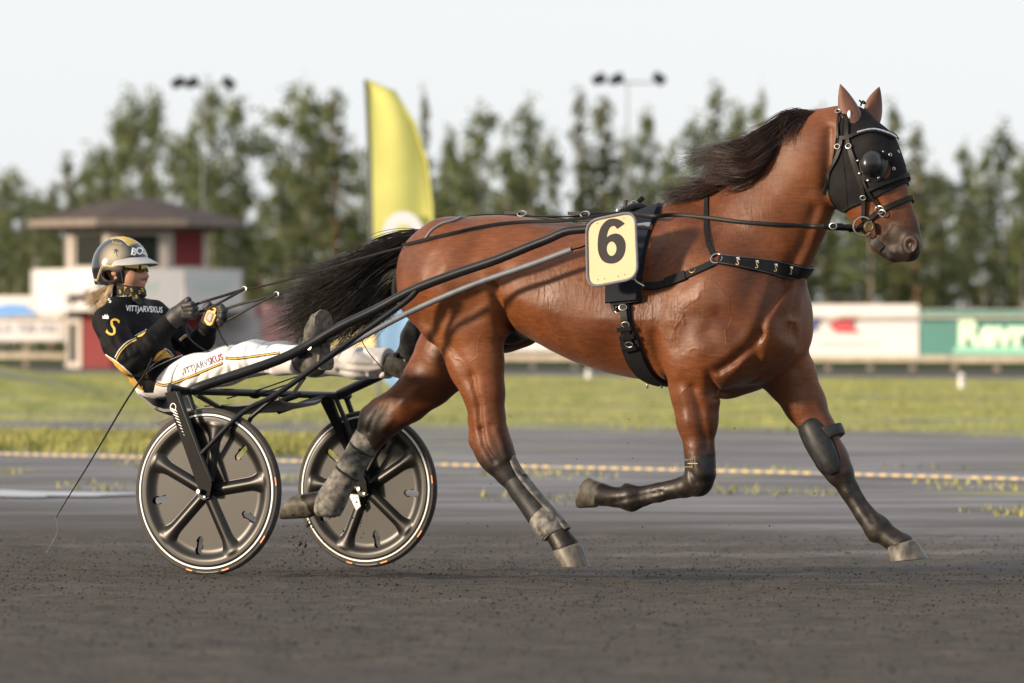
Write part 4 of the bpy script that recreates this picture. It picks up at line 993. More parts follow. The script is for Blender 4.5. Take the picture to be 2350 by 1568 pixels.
for q in ((1295, 402), (1632, 335), (1302, 1122), (1384, 1110), (1560, 1077), (1643, 1058)):
    MB().disc(L(*z4(*q), -.4265), (0, 1, 0), .0018, .003, 6).build("rivet", m_ink, npl)
MB().tube([L(1400, 560, -.42), L(1412, 560, -.30)], .012, 8).build("bracket", m_frame, npl)

# ---- hood with blinker cups
hd = thing("horse_hood", "black cloth hood with a leather blinker cup over the horse's eyes", "hood", L(1960, 400, -.1), FRAME)
hood_poly = [(1966, 236), (1994, 241), (2020, 262), (2046, 300), (2070, 338), (2086, 392), (2092, 418), (2043, 436), (2006, 454), (1982, 465), (1948, 479), (1933, 488), (1915, 470), (1904, 451), (1904, 424), (1912, 378), (1921, 318), (1931, 262), (1945, 240)]
def inside(poly, X, Y):
    r = np.zeros(X.shape, bool); n_ = len(poly)
    for i in range(n_):
        x0, y0 = poly[i]; x1, y1 = poly[(i + 1) % n_]
        c = ((y0 > Y) != (y1 > Y)) & (X < (x1 - x0) * (Y - y0) / (y1 - y0 + 1e-9) + x0); r ^= c
    return r
FRI = np.array(FRAME); 
def to_px(V):
    Wd = V @ FRI[:3, :3].T + FRI[:3, 3]; return CX + FPX * Wd[:, 0] / Wd[:, 1], HY - FPX * (Wd[:, 2] - CAMH) / Wd[:, 1]
def shell(poly, off, name, m, parent, sym=True, vsel=None):
    """cloth or leather lying on the horse inside an outline, with a rolled hem"""
    U = hV.copy()
    if sym: U[:, 1] = -np.abs(U[:, 1])
    X, Y = to_px(U); q = inside(poly, X, Y)
    if vsel is not None: q &= vsel(hV)
    fm = q[hF].all(1); F = hF[fm]; ids, inv = np.unique(F, return_inverse=True); F = inv.reshape(-1, 4); V = hV[ids].copy()
    a = V[F[:, 1]] - V[F[:, 0]]; b = V[F[:, 3]] - V[F[:, 0]]; fn = np.cross(a, b); Nv = np.zeros_like(V)
    for k in range(4): np.add.at(Nv, F[:, k], fn)
    Nv /= np.linalg.norm(Nv, axis=1)[:, None] + 1e-12
    e = np.sort(np.concatenate([F[:, [0, 1]], F[:, [1, 2]], F[:, [2, 3]], F[:, [3, 0]]]), 1); ue, ct = np.unique(e, axis=0, return_counts=True); be = ue[ct == 1]
    bset = np.zeros(len(V), bool); bset[be] = True
    for _ in range(4):                                      # even the ragged edge
        S = np.zeros_like(V); c = np.zeros(len(V))
        for i, j in ((0, 1), (1, 0)): np.add.at(S, be[:, i], V[be[:, j]]); np.add.at(c, be[:, i], 1)
        V[bset] = .5 * V[bset] + .5 * S[bset] / np.maximum(c[bset], 1)[:, None]
    Vo = V + Nv * off; n_ = len(V); B = np.concatenate([[[i, j, n_ + j, n_ + i] for i, j in be]]) if len(be) else np.zeros((0, 4), int)
    return mesh_obj(name, np.concatenate([Vo, V - Nv * .001]), np.concatenate([F, B]).astype(int), m, parent)
e0_ = L(2030, 388, -.08); shell(hood_poly, .007, "hood_cloth", m_cloth, hd, vsel=lambda V: ((V[:, 0] - e0_.x) / .020) ** 2 + ((V[:, 2] - e0_.z) / .034) ** 2 > 1)
P, Nn = onskin([(2088, 414), (2043, 434), (2006, 452), (1982, 463), (1948, 477), (1933, 486), (1917, 470), (1906, 451), (1905, 424), (1913, 378), (1922, 318), (1932, 266)], 70, .006); MB().tube(P, .0045, 6).build("hem", m_cloth, hd)
P, Nn = onskin([(1937, 268), (1934, 330), (1944, 430), (1946, 474)], 20, .008); MB().tube(P, .0018, 5).build("seam", m_cloth, hd)
for sd in (-1, 1):
    MR = lambda p: Vector((p.x, -p.y * sd, p.z))
    pol = [(1981, 350), (1990, 344), (2022, 342), (2028, 352), (2034, 420), (2010, 430), (1994, 425), (1976, 405), (1973, 366)]
    P, Nn = onskin(pol + [pol[0]], 40, .009)
    cpt = sum(P, Vector((0, 0, 0))) / len(P); nn = (Vector((.25, -1, .15))).normalized()
    cup = MB(); U1 = Vector((1, .22, 0)).normalized(); U2 = Vector((.0, .12, 1)).normalized(); vv = []; NA = 26
    cc = Vector(cast(2002, 375, .0)[0]) + Vector((0, .012, 0))
    rows = [(1.42, .010), (1.40, .016), (1.12, .020), (1.0, .026), (.97, .042), (.88, .062), (.70, .080), (.45, .091), (.18, .096)]
    for rr_, hh_ in rows:
        for k in range(NA):
            a = 2 * math.pi * k / NA; vv.append(MR(cc + U1 * (.046 * rr_ * math.cos(a)) + U2 * (.058 * rr_ * math.sin(a)) - Vector((0, 1, 0)) * hh_ + U1 * hh_ * .15))
    f = [(i * NA + k, i * NA + (k + 1) % NA, (i + 1) * NA + (k + 1) % NA, (i + 1) * NA + k) for i in range(len(rows) - 1) for k in range(NA)
         if not (i >= 3 and (k < 4 or k > NA - 5) and False)]
    f.append(tuple((len(rows) - 1) * NA + k for k in range(NA)))
    cu_ = cup.add(vv, f).build("blinker_cup", m_dome, hd)
    for k in range(7):
        a = R(40 + 44 * k); p_ = MR(cc + U1 * (.046 * 1.26 * math.cos(a)) + U2 * (.058 * 1.26 * math.sin(a)) - Vector((0, .022, 0)))
        MB().ball(p_, .0062, .0045, .0062, 8, 6).build("rivet", m_steel, cu_)
for x, y in ((2041, 356), (2049, 388), (2058, 350)):
    q_ = cast(x, y, .009)
    if q_: ring_at(q_[0], q_[1], .0055, .0022, "eyelet", m_steel, hd)
MB().tube(spline(P3([(1975, 243, 0), (1980, 232, -.01), (1986, 238, 0), (1978, 236, .01), (1972, 230, .0)]), 14), .0035, 6).build("bow", m_cloth, hd)
pl_ = MB().ball(L(1949, 264, -.078), .008, .008, .019).build("ear_plug", m_white, hd)

# ---- bridle
bd = thing("bridle", "black leather bridle with jewelled browband and ring bit", "bridle", L(1980, 520, -.08), FRAME)
strap([(1942, 262), (1944, 295), (1948, 324), (1964, 384), (1982, 436), (1984, 470), (1984, 505)], 11, "cheek_strap", m_leather, bd, 40, .011, .005, True)
strap([(1930, 318), (1950, 317), (1970, 309), (2006, 305), (2036, 314), (2047, 320)], 11, "brow_band", m_leather, bd, 30, .012, .006, True)
P, Nn = onskin([(1972, 308), (2006, 304), (2036, 313), (2048, 320)], 26, .018)
for p_ in P: MB().ball(p_, .0055, .0055, .0055, 7, 5).build("crystal", m_crystal, bd)
strap([(1992, 437), (2030, 421), (2070, 406), (2084, 402)], 10, "nose_strap", m_leather, bd, 24, .013, .006, True)
strap([(1970, 525), (2000, 500), (2024, 482), (2061, 466), (2088, 455)], 13, "nose_band", m_leather, bd, 30, .006, .007, True)
strap([(1953, 338), (1975, 395), (1996, 438), (2018, 472)], 7, "cross_strap", m_leather, bd, 30, .014, .004)
strap([(1934, 318), (1930, 345), (1913, 386), (1898, 418), (1889, 448)], 10, "throat_strap", m_leather, bd, 26, .012, .005, True)
strap([(1927, 262), (1924, 290), (1926, 318)], 6, "throat_strap", m_leather, bd, 12, .012, .004)
loop_both([(1940, 270), (1932, 262), (1925, 258)], 8, "head_piece", m_leather, bd, 10, .011)
ring_at(L(1980, 520, -.085), VIEW, .039, .0034, "bit_ring", m_steel, bd); ring_at(L(1980, 520, .085), VIEW, .039, .0034, "bit_ring", m_steel, bd)
MB().disc(L(1994, 521, -.088), VIEW, .023, .007, 20).ring(L(1994, 521, -.093), VIEW, .016, .003).build("bit_disc", m_gold, bd)
for x, y, r_ in ((2022, 481, .019), (2029, 488, .016)):
    q_ = cast(x, y, .014); ring_at(q_[0], q_[1], r_, .0024, "ring", m_steel, bd, sx=.9)
for x, y in ((1984, 452), (1952, 338), (1927, 338), (1926, 262)):
    q_ = cast(x, y, .02)
    if q_: ring_at(q_[0], q_[1], .012, .0024, "buckle", m_steel, bd, ux=(0, 0, 1), sx=.8)
strap([(1998, 548), (2010, 558), (2024, 572)], 20, "chin_strap", m_leather, bd, 10, .004, .003, True)

# ---- leg boots
m_mud = mat("mud_spattered_boot", (.065, .063, .06), .65, var=.7, scale=34, bump=.5, bscale=18, dist=.006, c2=(.24, .225, .20))
m_boot = mat("black_boot_leather", (.012, .0125, .014), .5, var=.35, scale=30, bump=.2, c2=(.026, .027, .029), spec=.3)
def leg_tube(name, pts, v, m, parent, lat=.85, n=30):
    q = spline([(*L(x, y, v), r / PXM) for x, y, r in pts], n); mb = MB()
    return mb.tube([Vector(c[:3]) for c in q], [c[3] for c in q], 20, flat=lat, up=(1, 0, 0.3)).build(name, m, parent)
hb1 = thing("hind_boot", "muddy grey leather boot on the hind leg in front of the far wheel", "leg boot", L(750, 1185, .14), FRAME, "leg boots of the trotting horse")
leg_tube("shell", [(847, 998, 34), (838, 1018, 36), (815, 1055, 33), (785, 1105, 33), (766, 1138, 37), (755, 1160, 38), (750, 1178, 33), (749, 1186, 22)], .14, m_mud, hb1, .9)
for t in ((832, 1030), (800, 1085)):
    p = L(*t, .14); MB().ring(p, (L(832, 1030, .14) - L(800, 1085, .14)), .062, .004, 26, 6, sx=1.0).build("strap", m_boot, hb1)
hb2 = thing("hind_boot", "dusty boot with a long shin guard on the hind leg under the belly", "leg boot", L(1260, 1220, -.15), FRAME, "leg boots of the trotting horse")
leg_tube("shell", [(1184, 1100, 29), (1193, 1120, 30), (1215, 1150, 30), (1238, 1180, 33)], -.15, m_boot, hb2, .9)
leg_tube("fetlock_cuff", [(1238, 1178, 32), (1255, 1200, 36), (1270, 1220, 34), (1274, 1227, 30)], -.15, m_mud, hb2, .9)
fl_ = P3([(1178, 1046, -.15), (1192, 1075, -.15), (1216, 1108, -.15), (1250, 1148, -.15), (1284, 1186, -.15), (1306, 1212, -.15)])
mb = MB(); vv = []
for i, p in enumerate(spline(fl_, 16)):
    w_i = (.018 + .016 * math.sin(math.pi * min(1, i / 13)))
    for k in range(7):
        a = (k / 6 - .5) * 2.4; vv.append(p + Vector((-.018 * (1 - math.cos(a)), w_i * math.sin(a) * 1.3, -.012 * (1 - math.cos(a)))))
f = [(i * 7 + k, i * 7 + k + 1, i * 7 + k + 8, i * 7 + k + 7) for i in range(15) for k in range(6)]
o = mb.add(vv, f).build("shin_guard", m_mud, hb2); md = o.modifiers.new("thick", 'SOLIDIFY'); md.thickness = .006
kb1 = thing("knee_strap", "black leather strap with a brass buckle above the folded foreleg's knee", "leg strap", L(1607, 1078, -.16), FRAME)
leg_tube("strap", [(1606, 1049, 35), (1606.5, 1055, 36), (1607, 1074, 36), (1607, 1080, 35)], -.16, m_boot, kb1, .95, 8)
P = [L(*q, -.16) + Vector((0, -.066, 0)) for q in ((1588, 1056), (1606, 1056), (1606, 1072), (1588, 1072))]
MB().tube(P + [P[0], P[1]], .0024, 6, cap=False).build("buckle", m_gold, kb1); MB().box(L(1600, 1064, -.16) + Vector((.01, -.066, 0)), .045, .003, .003).build("buckle_tongue", m_gold, kb1)
kb2 = thing("knee_boot", "black padded boot over the inside of the reaching foreleg", "leg boot", L(1905, 1085, .13), FRAME, "leg boots of the trotting horse")
q = spline([(*(L(x, y, .10)), r / PXM) for x, y, r in ((1851, 963, 8), (1857, 973, 22), (1872, 1002, 29), (1890, 1035, 29), (1905, 1065, 25), (1916, 1084, 14), (1918, 1088, 4))], 26)
MB().tube([Vector(c[:3]) for c in q], [c[3] for c in q], 20, flat=.75, up=(1, 0, .3)).build("pad", m_boot, kb2)
q = spline([(*(L(x, y, .115)), r / PXM) for x, y, r in ((1848, 958, 10), (1855, 973, 28), (1872, 1003, 34), (1891, 1037, 34), (1908, 1068, 29), (1920, 1090, 10))], 26)
MB().tube([Vector(c[:3]) for c in q], [c[3] for c in q], 20, flat=.55, up=(1, 0, .3)).build("backing", m_web, kb2)
leg_tube("strap", [(1894, 982, 37), (1896, 988, 39), (1904, 1004, 38), (1907, 1010, 36)], .15, m_boot, kb2, .95, 8)
# ================================================================ DRIVER
z1 = lambda x, y: ((180 + x / 3.564) / 1.0894, (560 + y / 3.564) / 1.0894)
m_skin = mat("skin", (.40, .205, .135), .5, var=.12, scale=22, bump=.05, spec=.4)
m_jkt = mat("black_driving_suit", (.0055, .0055, .0065), .72, var=.3, scale=9, bump=.9, bscale=13, dist=.016, spec=.16)
m_gold_c = mat("gold_cloth", (.56, .33, .055), .7, var=.2, scale=14, bump=.4, bscale=14, dist=.006)
m_wht_c = mat("white_trousers", (.62, .61, .61), .8, var=.05, scale=5, bump=.3, bscale=8, dist=.02, c2=(.70, .69, .69), spec=.2)
m_wht_d = mat("soiled_white_cloth", (.62, .59, .55), .8, var=.1, scale=9, bump=.7, bscale=11, dist=.016, c2=(.70, .685, .66))
m_glove = mat("black_glove_leather", (.020, .020, .021), .55, var=.35, scale=45, bump=.5, bscale=60, dist=.003)
m_rub = mat("dusty_boot_leather", (.04, .037, .033), .6, var=.5, scale=24, bump=.4, bscale=30, dist=.004, c2=(.12, .11, .095), spec=.3)
m_sole = mat("dusty_boot_sole", (.085, .075, .06), .85, var=.45, scale=50, bump=.5, c2=(.17, .155, .13))
m_navyp = mat("navy_print", (.035, .04, .085), .6, var=.05); m_redp = mat("red_print", (.20, .015, .03), .6, var=.05)
m_goldpr = mat("yellow_print", (.62, .40, .06), .55, var=.05)
m_hair = mat("blond_hair", (.30, .19, .095), .45, var=.4, scale=30, c2=(.62, .47, .29))
m_scarf = mat("black_neck_tube", (.012, .012, .013), .75, var=.3, scale=20, bump=.6, bscale=16, dist=.01)
driver = thing("person", "driver in black and gold silks and white trousers leaning back on the sulky", "person", L(370, 900, 0), FRAME)
d_lo = (L(195, 700, -.3).x - .25, -.56, L(500, 905, 0).z - .12); d_hi = (L(950, 800, .42).x + .10, .56, L(280, 530, 0).z + .02)
def DP(px, py, v, r, lat=1.0): p = L(px, py, v); return (p.x, p.y, p.z, r / PXM, lat)
HC = L(286, 614, 0)
def hp(ds, v, dw): return (HC.x + ds, v, HC.z + dw)
torso = [DP(362, 868, 0, 46, 1.35), DP(345, 835, 0, 52, 1.35), DP(322, 790, 0, 54, 1.45), DP(303, 745, 0, 52, 1.65), DP(292, 712, 0, 38, 2.0)]
arm_n = [DP(248, 738, -.175, 36), DP(272, 790, -.235, 34), DP(300, 826, -.26, 31), DP(345, 793, -.22, 28), DP(386, 745, -.165, 22)]
arm_f = [DP(352, 722, .175, 34), DP(405, 768, .235, 30), DP(447, 798, .25, 27), DP(466, 778, .18, 23), DP(477, 750, .14, 20)]
leg_n = [DP(385, 868, -.09, 44, 1.0), DP(455, 858, -.15, 41), DP(520, 840, -.22, 37), DP(572, 824, -.28, 33), DP(640, 826, -.36, 27), DP(690, 826, -.41, 25)]
leg_f = [DP(425, 862, .09, 44, 1.0), DP(520, 840, .15, 40), DP(585, 822, .20, 36), DP(650, 822, .25, 33), DP(720, 830, .30, 30), DP(820, 834, .36, 30), DP(900, 834, .42, 28)]
def fatten(c, k): return [(x, y, z, r + k, la) for x, y, z, r, la in c]
def build_limbs(Fd, k, arms=True, legs=True, tor=True):
    if tor: Fd.chain(fatten(torso, k), .05)
    if arms:
        for a in (arm_n, arm_f): Fd.chain(fatten(a, k), .03)
    if legs:
        for a in (leg_n, leg_f): Fd.chain(fatten(a, k), .04)
# -- the body: one figure with head and face
B = Field(d_lo, d_hi, .0065)
build_limbs(B, -.012)
B.chain([DP(292, 705, 0, 30, 1.2), DP(290, 680, 0, 29, 1.0), DP(286, 650, 0, 30, 1.0)], .03)
B.ell(hp(0, 0, .02), (.095, .076, .10), .02); B.ell(hp(.030, 0, -.05), (.066, .062, .075), .03)
B.ell(hp(.060, 0, -.108), (.030, .030, .024), .03); B.cone(hp(.086, 0, .0), hp(.113, 0, -.040), .010, .0135, .018); 
for sg in (-1, 1):
    B.ell(hp(.100, .012 * sg, -.045), (.012, .010, .009), .01); B.ell(hp(.062, .040 * sg, -.045), (.030, .024, .028), .03)
    B.ell(hp(.078, .030 * sg, .018), (.020, .026, .010), .02); B.ell(hp(.080, .030 * sg, -.006), (.012, .018, .012), .012, op='s'); B.ell(hp(.074, .030 * sg, -.006), (.013, .015, .012), .004)
    B.ell(hp(-.006, .078 * sg, -.012), (.020, .009, .032), .008); B.ell(hp(-.002, .086 * sg, -.012), (.010, .008, .018), .006, op='s')
B.ell(hp(.096, 0, -.070), (.011, .022, .0065), .008); B.ell(hp(.094, 0, -.082), (.012, .020, .0075), .008); B.ell(hp(.107, 0, -.0762), (.008, .020, .0022), .003, op='s')
dV, dF = B.mesh(2); body_o = mesh_obj("body", dV, dF, m_skin, driver)
m_lip = mat("lips", (.36, .13, .10), .4, var=.1)
# -- jacket
J = Field(d_lo, d_hi, .0055)
build_limbs(J, .006, legs=False)
J.chain([DP(275, 708, -.10, 26), DP(292, 698, 0, 34, 1.3), DP(318, 704, .10, 26)], .04)
J.ell(L(318, 828, -.02), (.06, .17, .05), .04)
for c in range(16):   # creases
    pass
for pts, wd, amp in [([(275, 850), (300, 838), (330, 815)], 6, .006), ([(300, 800), (312, 822)], 5, .006), ([(318, 792), (330, 815)], 5, -.004), ([(345, 770), (362, 790)], 5, .004), ([(330, 780), (352, 806)], 5, .004),
                     ([(232, 715), (240, 760), (262, 800)], 8, .004), ([(285, 735), (300, 780)], 9, .006), ([(352, 760), (376, 772)], 4, .004), ([(225, 770), (250, 785)], 6, .004)]:
    J.stroke([(L(x, y, -.26).x, L(x, y, -.26).z) for x, y in pts], wd / PXM, amp, vmin=.10)
for pts, wd, amp in [([(330, 725), (352, 770), (372, 800)], 7, .006), ([(352, 715), (375, 765)], 6, .006), ([(310, 740), (340, 800)], 8, .005)]:
    J.stroke([(L(x, y, -.05).x, L(x, y, -.05).z) for x, y in pts], wd / PXM, amp, vmin=-.3)
c_ = L(289, 690, 0); J.box((c_.x, 0, c_.z + .075), (.2, .2, .06), .01, op='s')     # neck opening
jV, jF = J.mesh(2); jacket = mesh_obj("jacket", jV, jF, m_jkt, driver)
tobvh = lambda V, F: BVHTree.FromPolygons([tuple(p) for p in V], [tuple(int(i) for i in f) for f in F])
j_bvh = tobvh(jV, jF)
# -- trousers
T = Field(d_lo, (d_hi[0], .56, L(400, 760, 0).z), .006)
T.chain(fatten([DP(352, 880, 0, 40, 1.3), DP(378, 872, 0, 46, 1.35)], .006), .05); build_limbs(T, .007, False, True, False)
for sg in (-1, 1):
    lg_ = leg_n if sg < 0 else leg_f; e_ = lg_[-1]
    T.cone(lg_[-2][:3], e_[:3], lg_[-2][3] + .004, e_[3] + .013, .03)
for pts, wd, amp in [([(400, 895), (430, 870), (440, 850)], 6, 0.0100), ([(420, 900), (445, 880)], 5, -0.0080), ([(450, 893), (470, 862)], 5, 0.0080), ([(485, 885), (500, 860)], 5, 0.0080), ([(520, 872), (540, 850)], 6, 0.0100), ([(545, 806), (560, 835), (556, 860)], 6, 0.0130),
                     ([(575, 800), (590, 840), (585, 866)], 6, -0.0100), ([(605, 800), (612, 850)], 6, 0.0110), ([(632, 800), (650, 850)], 5, 0.0100), ([(660, 800), (672, 850)], 5, 0.0100), ([(510, 808), (545, 800)], 6, 0.0060)]:
    T.stroke([(L(x, y, -.2).x, L(x, y, -.2).z) for x, y in pts], wd / PXM, amp, vmin=.05)
for pts, wd, amp in [([(760, 815), (800, 838), (880, 842)], 5, 0.0100), ([(820, 805), (850, 825)], 6, 0.0130), ([(845, 860), (875, 845)], 6, 0.0130), ([(780, 850), (830, 858)], 5, 0.0080), ([(870, 808), (880, 850)], 4, -0.0060), ([(700, 810), (730, 835)], 6, 0.0100)]:
    T.stroke([(L(x, y, .3).x, L(x, y, .3).z) for x, y in pts], wd / PXM, amp, side=1, vmin=.1)
e1, e2 = leg_n[-1], leg_f[-1]
for e in (e1, e2):
    T.box((e[0] + .075, e[1], e[2]), (.085, .14, .14), .004, op='s')
tV, tF = T.mesh(2); trousers = mesh_obj("trousers", tV, tF, m_wht_c, driver); t_bvh = tobvh(tV, tF)
JP = lambda off: (lambda x, y: (lambda r: r[0] if r else None)(cast(x, y, off, bvh=j_bvh)))
TP = lambda off: (lambda x, y: (lambda r: r[0] if r else None)(cast(x, y, off, bvh=t_bvh)))
def line_on(pts, r, name, m, parent, proj, n=40, flat=.35):
    q = [proj(c[0], c[1]) for c in spline([(x, y, 0) for x, y in pts], n)]; q = [p for p in q if p is not None]
    q = [q[0]] + [(q[i - 1] + 2 * q[i] + q[i + 1]) / 4 for i in range(1, len(q) - 1)] + [q[-1]]
    return MB().tube(q, r, 7).build(name, m, parent)
def patch_on(A, Bc, name, m, parent, proj, n=24, k=8):
    """cloth between two curves, laid on a surface"""
    a = spline([(x, y, 0) for x, y in A], n); b = spline([(x, y, 0) for x, y in Bc], n); V = []; ok = []
    for i in range(n):
        for j in range(k):
            t = j / (k - 1); c = a[i] * (1 - t) + b[i] * t; p = proj(c[0], c[1]); V.append(p)
    good = [i for i, p in enumerate(V) if p is not None]
    for i, p in enumerate(V):
        if p is None: V[i] = V[min(good, key=lambda q: abs(q // k - i // k) * 2 + abs(q % k - i % k))].copy()
    F = [(i * k + j, i * k + j + 1, (i + 1) * k + j + 1, (i + 1) * k + j) for i in range(n - 1) for j in range(k - 1)]
    o = mesh_obj(name, V, F, m, parent); bm = bmesh.new(); bm.from_mesh(o.data); bmesh.ops.remove_doubles(bm, verts=bm.verts, dist=1e-5); bmesh.ops.dissolve_degenerate(bm, edges=bm.edges, dist=1e-6); bm.to_mesh(o.data); bm.free(); return o
Z = lambda *ps: [z1(*p) for p in ps]
# gold panels and piping of the silks
patch_on(Z((300, 1180), (380, 1290), (480, 1400), (560, 1470), (585, 1478)), Z((312, 1165), (420, 1240), (530, 1340), (600, 1430), (628, 1478)), "gold_back_panel", m_gold_c, jacket, JP(.003))
line_on(Z((305, 1160), (420, 1238), (530, 1338), (600, 1430)), .0022, "white_piping", m_white, jacket, JP(.004))
patch_on(Z((720, 1215), (760, 1150), (815, 1115)), Z((755, 1255), (830, 1215), (890, 1185)), "gold_front_panel", m_gold_c, jacket, JP(.003))
line_on(Z((720, 1250), (800, 1215), (890, 1185)), .002, "gold_piping", m_goldpr, jacket, JP(.005)); line_on(Z((815, 1110), (860, 1140), (895, 1180)), .002, "white_piping", m_white, jacket, JP(.005))
line_on(Z((390, 1190), (430, 1120), (490, 1060), (575, 1015)), .0028, "white_piping", m_white, jacket, JP(.003)); line_on(Z((402, 1210), (440, 1140), (500, 1080), (580, 1036)), .0032, "gold_piping", m_goldpr, jacket, JP(.003))
line_on(Z((560, 1000), (610, 972), (665, 946)), .0022, "white_piping", m_white, jacket, JP(.003)); patch_on(Z((575, 1010), (620, 985), (660, 962)), Z((600, 1012), (630, 1000), (655, 975)), "gold_front_panel", m_gold_c, jacket, JP(.003))
line_on(Z((955, 1035), (990, 1005), (1030, 985)), .0025, "white_piping", m_white, jacket, JP(.003)); line_on(Z((965, 1045), (1000, 1018), (1042, 998)), .0028, "gold_piping", m_goldpr, jacket, JP(.003))
# lettering and emblems
emx, emy = z1(362, 930)
px_text("S", emx, emy, 22, 41, "sleeve_emblem", m_goldpr, jacket, JP(.003), .0, .0, .95)
cx_, cy_ = z1(300, 830); cr_ = [(-8, 5), (-8, -4), (-4, 0), (-1.5, -7), (1.5, -1), (5, -7), (6, 0), (9, -3), (8, 6)]
cp_ = [q for q in (JP(.003)(cx_ + a * .85, cy_ + b * .85) for a, b in cr_) if q is not None]; mesh_obj("sleeve_crown", cp_, [tuple(range(len(cp_)))], m_white, jacket, False)
px_text("VITTJÄRVSKUS", *z1(640, 765), 3, 13, "chest_lettering", m_white, jacket, JP(.004), .02, 0, .70)
px_text("S", *z1(338, 690), -15, 10, "collar_emblem", m_white, jacket, JP(.003), .01)
px_text("VITTJÄRVS", *z1(1102, 1278), -21, 14.5, "thigh_lettering", m_navyp, trousers, TP(.002), .0, .1, .78)
px_text("KUS", *z1(1290, 1206), -19, 14.5, "thigh_lettering", m_redp, trousers, TP(.002), .025, .1, .80)
for off, m, r in ((-8, m_ink, .0024), (0, m_goldpr, .0034), (8, m_ink, .0024)):
    line_on(Z((752, 1422 + off), (825, 1438 + off), (915, 1414 + off), (1060, 1360 + off), (1200, 1300 + off), (1345, 1240 + off)), r, "stripe", m, trousers, TP(.001))
    line_on(Z((1368, 1196 + off), (1450, 1200 + off), (1560, 1190 + off), (1720, 1168 + off), (1850, 1150 + off)), r, "stripe", m, trousers, TP(.001))
patch_on(Z((985, 1185), (860, 1270), (770, 1360), (740, 1430), (720, 1500)), Z((900, 1165), (760, 1240), (665, 1330), (640, 1420), (640, 1500)), "hip_panel", m_jkt, trousers, TP(.003), 30, 12)
line_on(Z((985, 1180), (870, 1225), (760, 1275), (700, 1312)), .002, "white_piping", m_white, trousers, TP(.006)); line_on(Z((700, 1312), (655, 1360), (638, 1410), (632, 1470)), .0022, "gold_piping", m_goldpr, trousers, TP(.006))
# shirt hem and belt over the waist
MB().tube(spline([L(*z1(720, 1230), -.17) if False else JP(.012)(*z1(x, y)) for x, y in ((1000, 1190), (930, 1100), (900, 1060))], 8), .016, 8, flat=.3).build("belt_strap", m_web, driver)
# -- boots
NV = Vector((math.cos(R(30)), -math.sin(R(30)), 0)); SV = Vector((math.sin(R(30)), math.cos(R(30)), 0))
def boot(sg):
    lo = L(690, 860, -.46); F_ = Field((lo.x - .12, -.56, lo.z - .06), (lo.x + .30, -.28, lo.z + .36), .0055)
    F_.chain([DP(672, 826, -.39, 25), DP(706, 828, -.425, 29), DP(722, 834, -.43, 26)], .03)
    F_.chain([DP(722, 836, -.43, 26), DP(722, 795, -.43, 25, 1.0), DP(725, 760, -.43, 22, 1.25), DP(729, 733, -.43, 16, 1.7)], .03)
    b_v, b_f = F_.mesh(2); b_v[:, 1] *= -sg if sg > 0 else 1
    if sg > 0: b_v[:, 1] *= 1; b_f = b_f[:, ::-1]
    bo = mesh_obj("boot", b_v, b_f, m_rub, driver)
    T0, H0 = L(735, 711, -.43), L(738, 850, -.43); U = (T0 - H0).normalized(); half = (T0 - H0).length / 2; C = (T0 + H0) / 2 + NV * .012
    prof = [(-1, .022), (-.92, .034), (-.75, .038), (-.5, .034), (-.25, .030), (0, .034), (.3, .044), (.55, .047), (.78, .040), (.92, .026), (1, .008)]
    pl = [C + U * (half * t) + SV * w for t, w in prof] + [C + U * (half * t) - SV * w for t, w in prof[::-1]]
    so = MB().slab(pl, .014, NV); hl = [C + U * (half * t) + SV * w for t, w in prof[:4]] + [C + U * (half * t) - SV * w for t, w in prof[:4][::-1]]
    so.slab([q + NV * .014 for q in hl], .016, NV)
    if sg > 0: so.v = [(x, -y, z) for x, y, z in so.v]
    so.build("sole", m_sole, bo)
    sp_ = MB(); sp_.tube(spline([Vector((p.x, p.y * -sg, p.z)) for p in [L(700, 818, -.43) + Vector((0, -.056, 0)), L(722, 816, -.43) + Vector((.01, -.052, 0)), L(740, 814, -.43) + NV * .01, L(722, 812, -.43) + Vector((0, .052, 0)), L(700, 816, -.43) + Vector((0, .056, 0))]], 20), .012, 8, flat=.3, up=(0, 0, 1)).build("ankle_strap", m_web, bo)
    for x_ in (704, 724): MB().disc(Vector((L(x_, 817, -.43).x, (L(x_, 817, -.43).y + .058) * -sg, L(x_, 817, -.43).z)), (0, 1, 0), .006, .008, 8).build("stud", m_gold, bo)
    return bo
boot(-1); boot(1)
# -- gloves, with fingers closed on the reins
def glove(palm, fingers, lo, hi):
    F_ = Field(lo, hi, .0034); F_.chain(palm, .014)
    for fg in fingers: F_.chain(fg, .0045)
    v, f = F_.mesh(2); return mesh_obj("glove", v, f, m_glove, driver)
c_ = L(420, 715, -.16)
glove([DP(380, 751, -.168, 21), DP(390, 741, -.165, 20), DP(404, 727, -.165, 22, .75), DP(421, 712, -.165, 21, .8)], [
    [DP(424, 702, -.19, 9), DP(440, 699, -.195, 8), DP(448, 707, -.175, 7.5), DP(439, 714, -.160, 7)],
    [DP(427, 710, -.185, 9), DP(443, 709, -.19, 8), DP(449, 717, -.170, 7.5), DP(439, 721, -.158, 7)],
    [DP(426, 718, -.18, 8.5), DP(441, 719, -.185, 8), DP(445, 726, -.168, 7.3), DP(435, 728, -.158, 7)],
    [DP(422, 725, -.175, 8), DP(438, 725, -.18, 7), DP(454, 717, -.175, 6)],
    [DP(412, 712, -.150, 11), DP(422, 699, -.150, 10), DP(432, 689, -.155, 8.5)]], (c_.x - .12, -.24, c_.z - .1), (c_.x + .12, -.08, c_.z + .09))
c_ = L(490, 722, .12)
